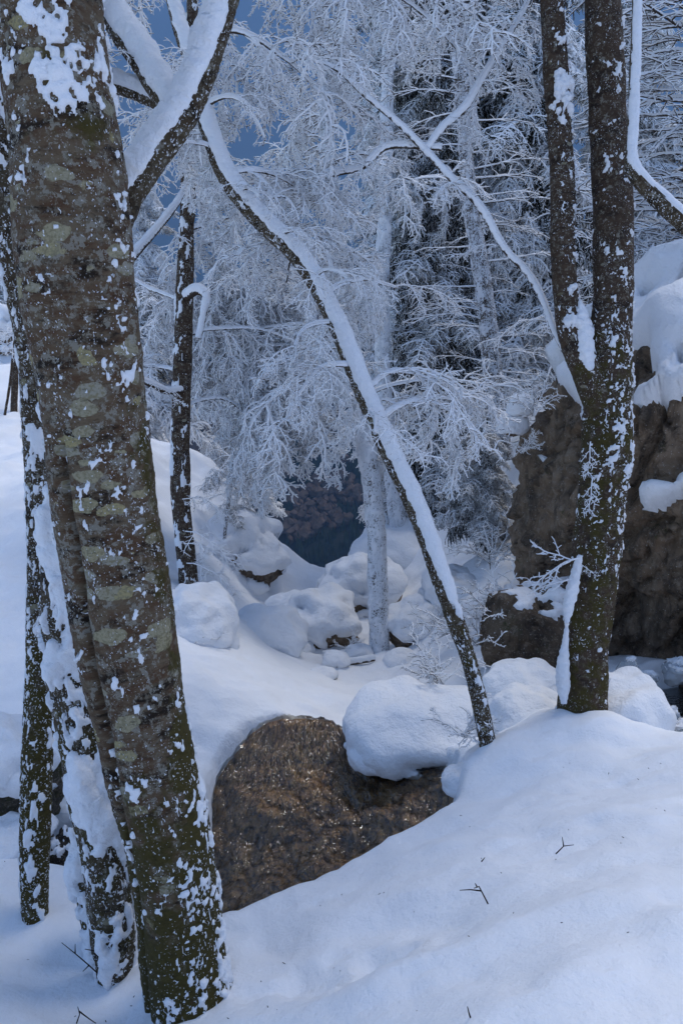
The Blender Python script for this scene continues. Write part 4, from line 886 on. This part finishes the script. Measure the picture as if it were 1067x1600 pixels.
spruce("spruce with level bare frosted boughs behind the forked tree", [(1120, 560, 8.6, 44), (1115, 400, 8.6, 42), (1108, 200, 8.6, 40), (1100, 0, 8.6, 36), (1092, -250, 8.6, 30)], M_BARKH, ['dead'], .035, -250, 480, 1.5, 1.35, 83, tilt=(-.05, .15))
spruce("young dark spruce bush with snowy top at the foot of the outcrop", [(742, 845, 9.6, 16), (745, 790, 9.6, 13), (748, 730, 9.6, 10), (750, 680, 9.6, 6)], M_BARKH, ['spruce', 'spruce', 'curtain'], .018, 660, 830, .62, .35, 84)
spruce("little frosted spruce on the far gully slope above the crag", [(350, 850, 11.2, 8), (356, 800, 11.2, 7), (362, 740, 11.2, 6), (366, 690, 11.2, 4)], M_BARKH, ['spruce', 'dead', 'fine'], .05, 690, 800, .75, .4, 85)
BK = [("snow laden spruce standing below the gully lip behind the slim dark tree", 360, 20, 760, 400), ("tall snow laden spruce below the lip seen past the curved trunk", 440, 24, 640, 360),
      ("snow laden spruce below the lip right of the frosted trunks", 655, 19, 800, -100), ("snow laden spruce filling the gap behind the bare dead boughs", 765, 17, 700, -100),
      ("broad snowy spruce behind the shoulder of the outcrop", 850, 15, 640, 60), ("snowy spruce high behind the snow dome", 985, 17, 480, -150), ("snow laden spruce far behind the crooked rimed limb", 600, 28, 700, -60),
      ("snow laden spruce far up the slope behind the big beech", 225, 17, 640, 250), ("snowy spruce beside the boulder far up the slope", -10, 19, 600, 180), ("pale spruce top behind the brown sapling", 70, 24, 560, 200)]
for k, (lb, x, d, yb, yt) in enumerate(BK):
    h = (yb - yt); wpx = 26 * 16 / d
    spruce(lb, [(x, yb + 60, d, wpx), (x + 3, yb - h * .3, d, wpx * .8), (x - 2, yb - h * .65, d, wpx * .55), (x, yt - 5, d, wpx * .15)], M_BARKH, ['laden', 'laden', 'spruce'], .075 * d / 17, yt, yb, 1.7, .45 if yt > -50 else 1.2, 90 + k, name="snowy_spruce", step=.12)

# brown saplings far left
for lb, pts in (("thin brown sapling on the open slope left of the big beech", [(20, 722, 13, 12), (22, 660, 13, 11), (25, 560, 13, 10), (28, 450, 13, 9), (31, 300, 13, 8), (33, 120, 13, 6)]), ("spindly dark sapling beside the brown one", [(3, 735, 12, 5), (7, 660, 12, 4), (16, 600, 12, 4), (24, 520, 12, 3)])):
    t = thing("sapling", lb, "tree", P(*pts[0][:3])); o, S = stem_part(t, pts, M_BARKR, .04, 14, 101, [])
    for y in (480, 420, 380, 330):
        i = int(np.argmin(np.abs(Vpix(S)[:, 0] - y))); put('fine', o, t, S.C[i], rng.uniform(0, 6.28), .6)
tt = thing("sapling", "short leaning sapling on the far gully slope", "tree", P(350, 852, 10.8))
stem_part(tt, [(350, 855, 10.8, 6), (354, 810, 10.8, 6), (360, 760, 10.8, 5), (363, 730, 10.8, 3)], M_BARKH, .03, 12, 103, [])

# ------------------------------------------------------------------ hanging frosted crowns
def seg_limbs(root, S, ys, azr, L, r0, kinds, gap, scale, rise=(.1, .5), droop=(.05, .14), snow=(.25, .014), mat=None, seed0=200):
    V = Vpix(S)[:, 0]
    for k, y in enumerate(ys):
        i = int(np.argmin(np.abs(V - y)))
        az = rng.uniform(*azr)
        auto_limb(root, S.C[i], az, rng.uniform(*L), rng.uniform(*rise), rng.uniform(*droop), r0 * rng.uniform(.7, 1.2), mat or M_LIMB, kinds, gap, scale, snow=snow, seed=seed0 + k)
def shade_crown(root, S, zmin, n, L, seed0, dens=.24):  # unseen limbs above the frame, added to shade the foreground from the sky
    idx = np.where(S.C[:, 2] > zmin)[0]
    for k in range(n):
        i = idx[int((k + .5) / n * len(idx))]
        auto_limb(root, S.C[i], k * 2.4 + rng.uniform(-.4, .4), rng.uniform(*L) * (1.15 - .5 * k / n), rng.uniform(.25, .6), .04, .035 * (1.1 - .6 * k / n), M_LIMB, ['beech', 'weep'], dens, (.6, 1.1), snow=(.2, .02), seed=seed0 + k)
shade_crown(beech, S1, 1.9, 16, (1.8, 3.0), 500)
shade_crown(fork, S5, 3.7, 10, (1.5, 2.6), 540)
S3 = make_stem(T3, .05, 8, 31)
seg_limbs(slim, S3, np.linspace(640, 250, 8), (.3, 2.8), (.9, 2.0), .022, ['weep', 'beech', 'fine'], .21, (.45, .85), droop=(.08, .2), seed0=200)
seg_limbs(slim, S3, np.linspace(200, -420, 9), (-math.pi, math.pi), (.9, 2.0), .022, ['weep', 'beech', 'fine'], .21, (.45, .85), droop=(.08, .2), seed0=220)
seg_limbs(lean, S4, np.linspace(660, 130, 12), (.6, 1.9), (.6, 1.15), .018, ['beech', 'fine', 'weep'], .14, (.35, .7), droop=(.1, .22), seed0=240)
seg_limbs(lean, S4, np.linspace(640, 100, 9), (-2.6, -.6), (.3, .7), .012, ['fine'], .16, (.25, .45), droop=(.1, .2), seed0=260)
seg_limbs(lean, S4, np.linspace(60, -300, 5), (-.8, 3.6), (1.0, 2.4), .02, ['weep', 'beech'], .13, (.45, .85), droop=(.06, .16), seed0=280)
S6 = make_stem([(594, 1045, 9, 34), (590, 900, 9, 30), (580, 750, 9, 29), (560, 600, 9, 27), (533, 430, 9, 25), (510, 180, 9, 21), (503, 0, 9, 19), (500, -250, 9, 15)], .05, 8, 71)
seg_limbs(grey, S6, np.linspace(620, -240, 13), (-math.pi, math.pi), (.9, 2.0), .022, ['weep', 'beech'], .2, (.5, .9), droop=(.08, .2), seed0=300)
S6b = make_stem([(632, 895, 12.4, 28), (608, 700, 12.4, 24), (597, 500, 12.4, 23), (604, 200, 12.4, 20), (608, -200, 12.4, 15)], .05, 8, 72)
seg_limbs(grey2, S6b, np.linspace(640, -180, 8), (-math.pi, math.pi), (1.0, 2.2), .025, ['weep', 'weep', 'beech'], .21, (.6, 1.0), droop=(.08, .2), seed0=340)
seg_limbs(fork, S5b, np.linspace(-140, -380, 5), (1.2, 3.4), (.8, 1.6), .011, ['fine', 'dead', 'beech'], .22, (.35, .7), droop=(.06, .15), snow=None, seed0=370)
# weeping curtain over the gully
for k, (a, b, d, az, L) in enumerate([(545, 560, 8.8, 2.6, 1.4), (540, 520, 8.9, 3.2, 1.7), (560, 620, 8.8, 2.9, 1.3), (535, 450, 8.9, 2.4, 1.6), (555, 590, 8.6, 3.6, 1.2), (530, 420, 8.8, 3.4, 1.9)]):
    auto_limb(grey, P(a, b, d), az, L, .25, .10, .02, M_LIMB, ['weep'], .09, (.6, 1.0), snow=(.2, .014), seed=400 + k)
# visible drooping branches of the slim tree
limb(slim, [(293, 290, 7.9, 8), (275, 320, 7.6, 10), (252, 350, 7.4, 11), (228, 378, 7.2, 12), (205, 405, 7.1, 13), (196, 425, 7.0, 11)], M_TWIGD, None, 1, snow=(.1, .015), ns=12, step=.03, seed=431)
limb(slim, [(292, 465, 7.9, 12), (308, 455, 7.8, 12), (322, 465, 7.75, 10), (318, 500, 7.75, 7), (312, 530, 7.75, 5)], M_TWIGD, None, 1, snow=(.0, .03), ns=12, step=.03, seed=432)
limb(slim, [(284, 610, 7.9, 7), (260, 612, 7.7, 8), (238, 602, 7.5, 8), (222, 596, 7.4, 6)], M_TWIGD, ['fine'], .2, (.25, .4), snow=(.0, .02), ns=10, step=.03, seed=433)
for (a, b, az, s) in [(285, 780, .3, .5), (288, 850, .1, .6), (290, 830, -.4, .55), (292, 880, -.2, .6)]:
    put('fine', o4 if False else slim, slim, P(a, b, 7.85), az, s, -.1)

# ------------------------------------------------------------------ frosted shrubs and stray twigs
SH = [("frosted shrub spreading at the foot of the outcrop behind the leaning tree", 745, 1000, 6.9, .62), ("frosted shrub climbing against the lower left face of the outcrop", 775, 960, 7.0, .55), ("tangled frosted shrub left of the leaning trunk over the snow hump", 690, 1060, 6.4, .55), ("small frosted shrub drooping at the base of the leaning trunk", 725, 1140, 5.1, .38),
      ("frosted shrub high on the shoulder of the outcrop", 835, 640, 7.2, .4), ("frosted tuft hanging beside the snow ball", 815, 700, 7.3, .32), ("frosted shrub under the young spruce bush", 770, 880, 8.4, .6), ("bare shrub on the snow hump by the slim dark tree", 330, 1000, 7.0, .35), ("frosted shrub on the gully floor by the leaning trunk", 670, 980, 8.2, .5), ("low frosted shrub among the gully boulders", 545, 1010, 9.0, .3)]
for k, (lb, a, b, d, s) in enumerate(SH):
    q = P(a, b, d); t = thing("shrub", lb, "shrub", q)
    put('shrub', t, t, q - [0, 0, .05], rng.uniform(0, 6), s)
def litter(lb, pts, d, mat=M_TWIGD, name="twig", cat="twig"):
    B = Bag()
    t = thing(name, lb, cat, P(pts[0][0][0], pts[0][0][1], d))
    for L_ in pts:
        q = np.array([P(a, b, d + dd) for a, b, dd in L_]) - np.array(t.location); n = 5
        u = np.linspace(0, len(q) - 1, n); ii = np.minimum(u.astype(int), len(q) - 2); f = (u - ii)[:, None]
        q = q[ii] * (1 - f) + q[ii + 1] * f
        B.add(q[None], taper(1, n, .003, .0013), 5)
    obj("stem", B.mesh("twig", M_DKTWIG), t)
M_DKTWIG = flat_mat("dark_wood", (0.022, 0.016, 0.012), (0.05, 0.038, 0.03), 40)
litter("small forked dark twig poking out of the bank above the hollow", [[(762, 1412, .02), (748, 1385, -.02), (740, 1388, -.02)], [(752, 1392, 0), (735, 1390, 0), (718, 1391, .05)], [(745, 1386, 0), (742, 1380, -.02)]], 2.95)
litter("tiny three pronged twig standing in the snow of the right bank", [[(868, 1334, .03), (880, 1322, 0), (896, 1320, -.02)], [(880, 1322, 0), (878, 1308, -.02)]], 3.3)
litter("short dark stick at the very bottom of the snow bank", [[(738, 1600, .02), (733, 1585, 0), (730, 1573, -.02)]], 2.18)
litter("long bare twig leaning out of the snow beside the plastered stems", [[(158, 1525, .02), (130, 1500, 0), (112, 1485, -.05), (97, 1473, -.1)], [(118, 1490, 0), (118, 1475, -.03)], [(140, 1508, 0), (130, 1518, 0)], [(150, 1486, 0), (133, 1483, 0)]], 3.3)
litter("dark forked twig at the foot of the plastered stems", [[(118, 1605, 0), (125, 1585, 0), (122, 1573, 0)], [(124, 1580, 0), (140, 1592, 0), (155, 1602, 0)]], 3.1)
litter("dark grass stub in the snow near the tiny three pronged twig", [[(752, 1346, .03), (757, 1340, 0)]], 3.3)
for lb, pts, d in (("fallen snowy branch across the gully bed", [(495, 1046, 0), (530, 1040, 0), (585, 1030, .1)], 8.6), ("second fallen branch under the snowy one in the gully bed", [(505, 1025, .2), (540, 1022, .2), (570, 1012, .3)], 8.8)):
    t = thing("fallen_branch", lb, "branch", P(*pts[0][:2], d))
    q = [(*P(a, b, d + dd - .05), .022) for a, b, dd in pts]
    S = make_stem(q, .03, 12, 5, pix=False); o = stem_obj("stem", S, M_BARKR, t); snow_on("snow", S, m_top(.2, .3, 9, 3), .03, o, t)

# specks of bark and needles blown onto the snow
pr = np.random.default_rng(5); B = Bag()
for _ in range(70):
    a, b = pr.uniform(-20, 1080), pr.uniform(1200, 1600); q = P(a, b, np.interp(b, [1200, 1600], [4.6, 2.3]))
    z = float(ground_z(np.array([[q[0]]]), np.array([[q[1]]]))[0, 0])
    if poly_sd(POOL, np.array([q[0]]), np.array([q[1]]))[0] > -.1: continue
    az, L_ = pr.uniform(0, 6.28), pr.uniform(.002, .009); dv = np.array([math.cos(az), math.sin(az), pr.normal(0, .2)]) * L_
    c0 = np.array([q[0], q[1], z + .001]); B.add(np.array([[c0 - dv, c0, c0 + dv]]), np.array([[.001, .0018, .0008]]), 4)
tag(obj("bark_litter", B.mesh("bark_litter", M_DKTWIG)), "dark specks of bark scattered over the near snow", "litter", kind="stuff")

# ------------------------------------------------------------------ haze
hz = bpy.data.meshes.new("haze")
x0, x1, y0, y1, z0, z1 = -7000, 7000, -60, 7100, float(VZ.min()) - 5, max(float(VZ.max()), 200) + 10
hv = [(x, y, z) for x in (x0, x1) for y in (y0, y1) for z in (z0, z1)]
hz.from_pydata(hv, [], [(0, 1, 3, 2), (4, 6, 7, 5), (0, 4, 5, 1), (2, 3, 7, 6), (0, 2, 6, 4), (1, 5, 7, 3)])
mh = bpy.data.materials.new("haze"); mh.use_nodes = True; hn = mh.node_tree.nodes
hn.remove(hn["Principled BSDF"]); pv = hn.new("ShaderNodeVolumePrincipled")
pv.inputs["Color"].default_value = (0.30, 0.55, 1.0, 1); pv.inputs["Density"].default_value = 4.0e-4; pv.inputs["Anisotropy"].default_value = 0.0
mh.node_tree.links.new(pv.outputs[0], hn["Material Output"].inputs["Volume"]); hz.materials.append(mh)
tag(obj("haze", hz), "thin blue winter haze filling the valley", "haze", kind="stuff")
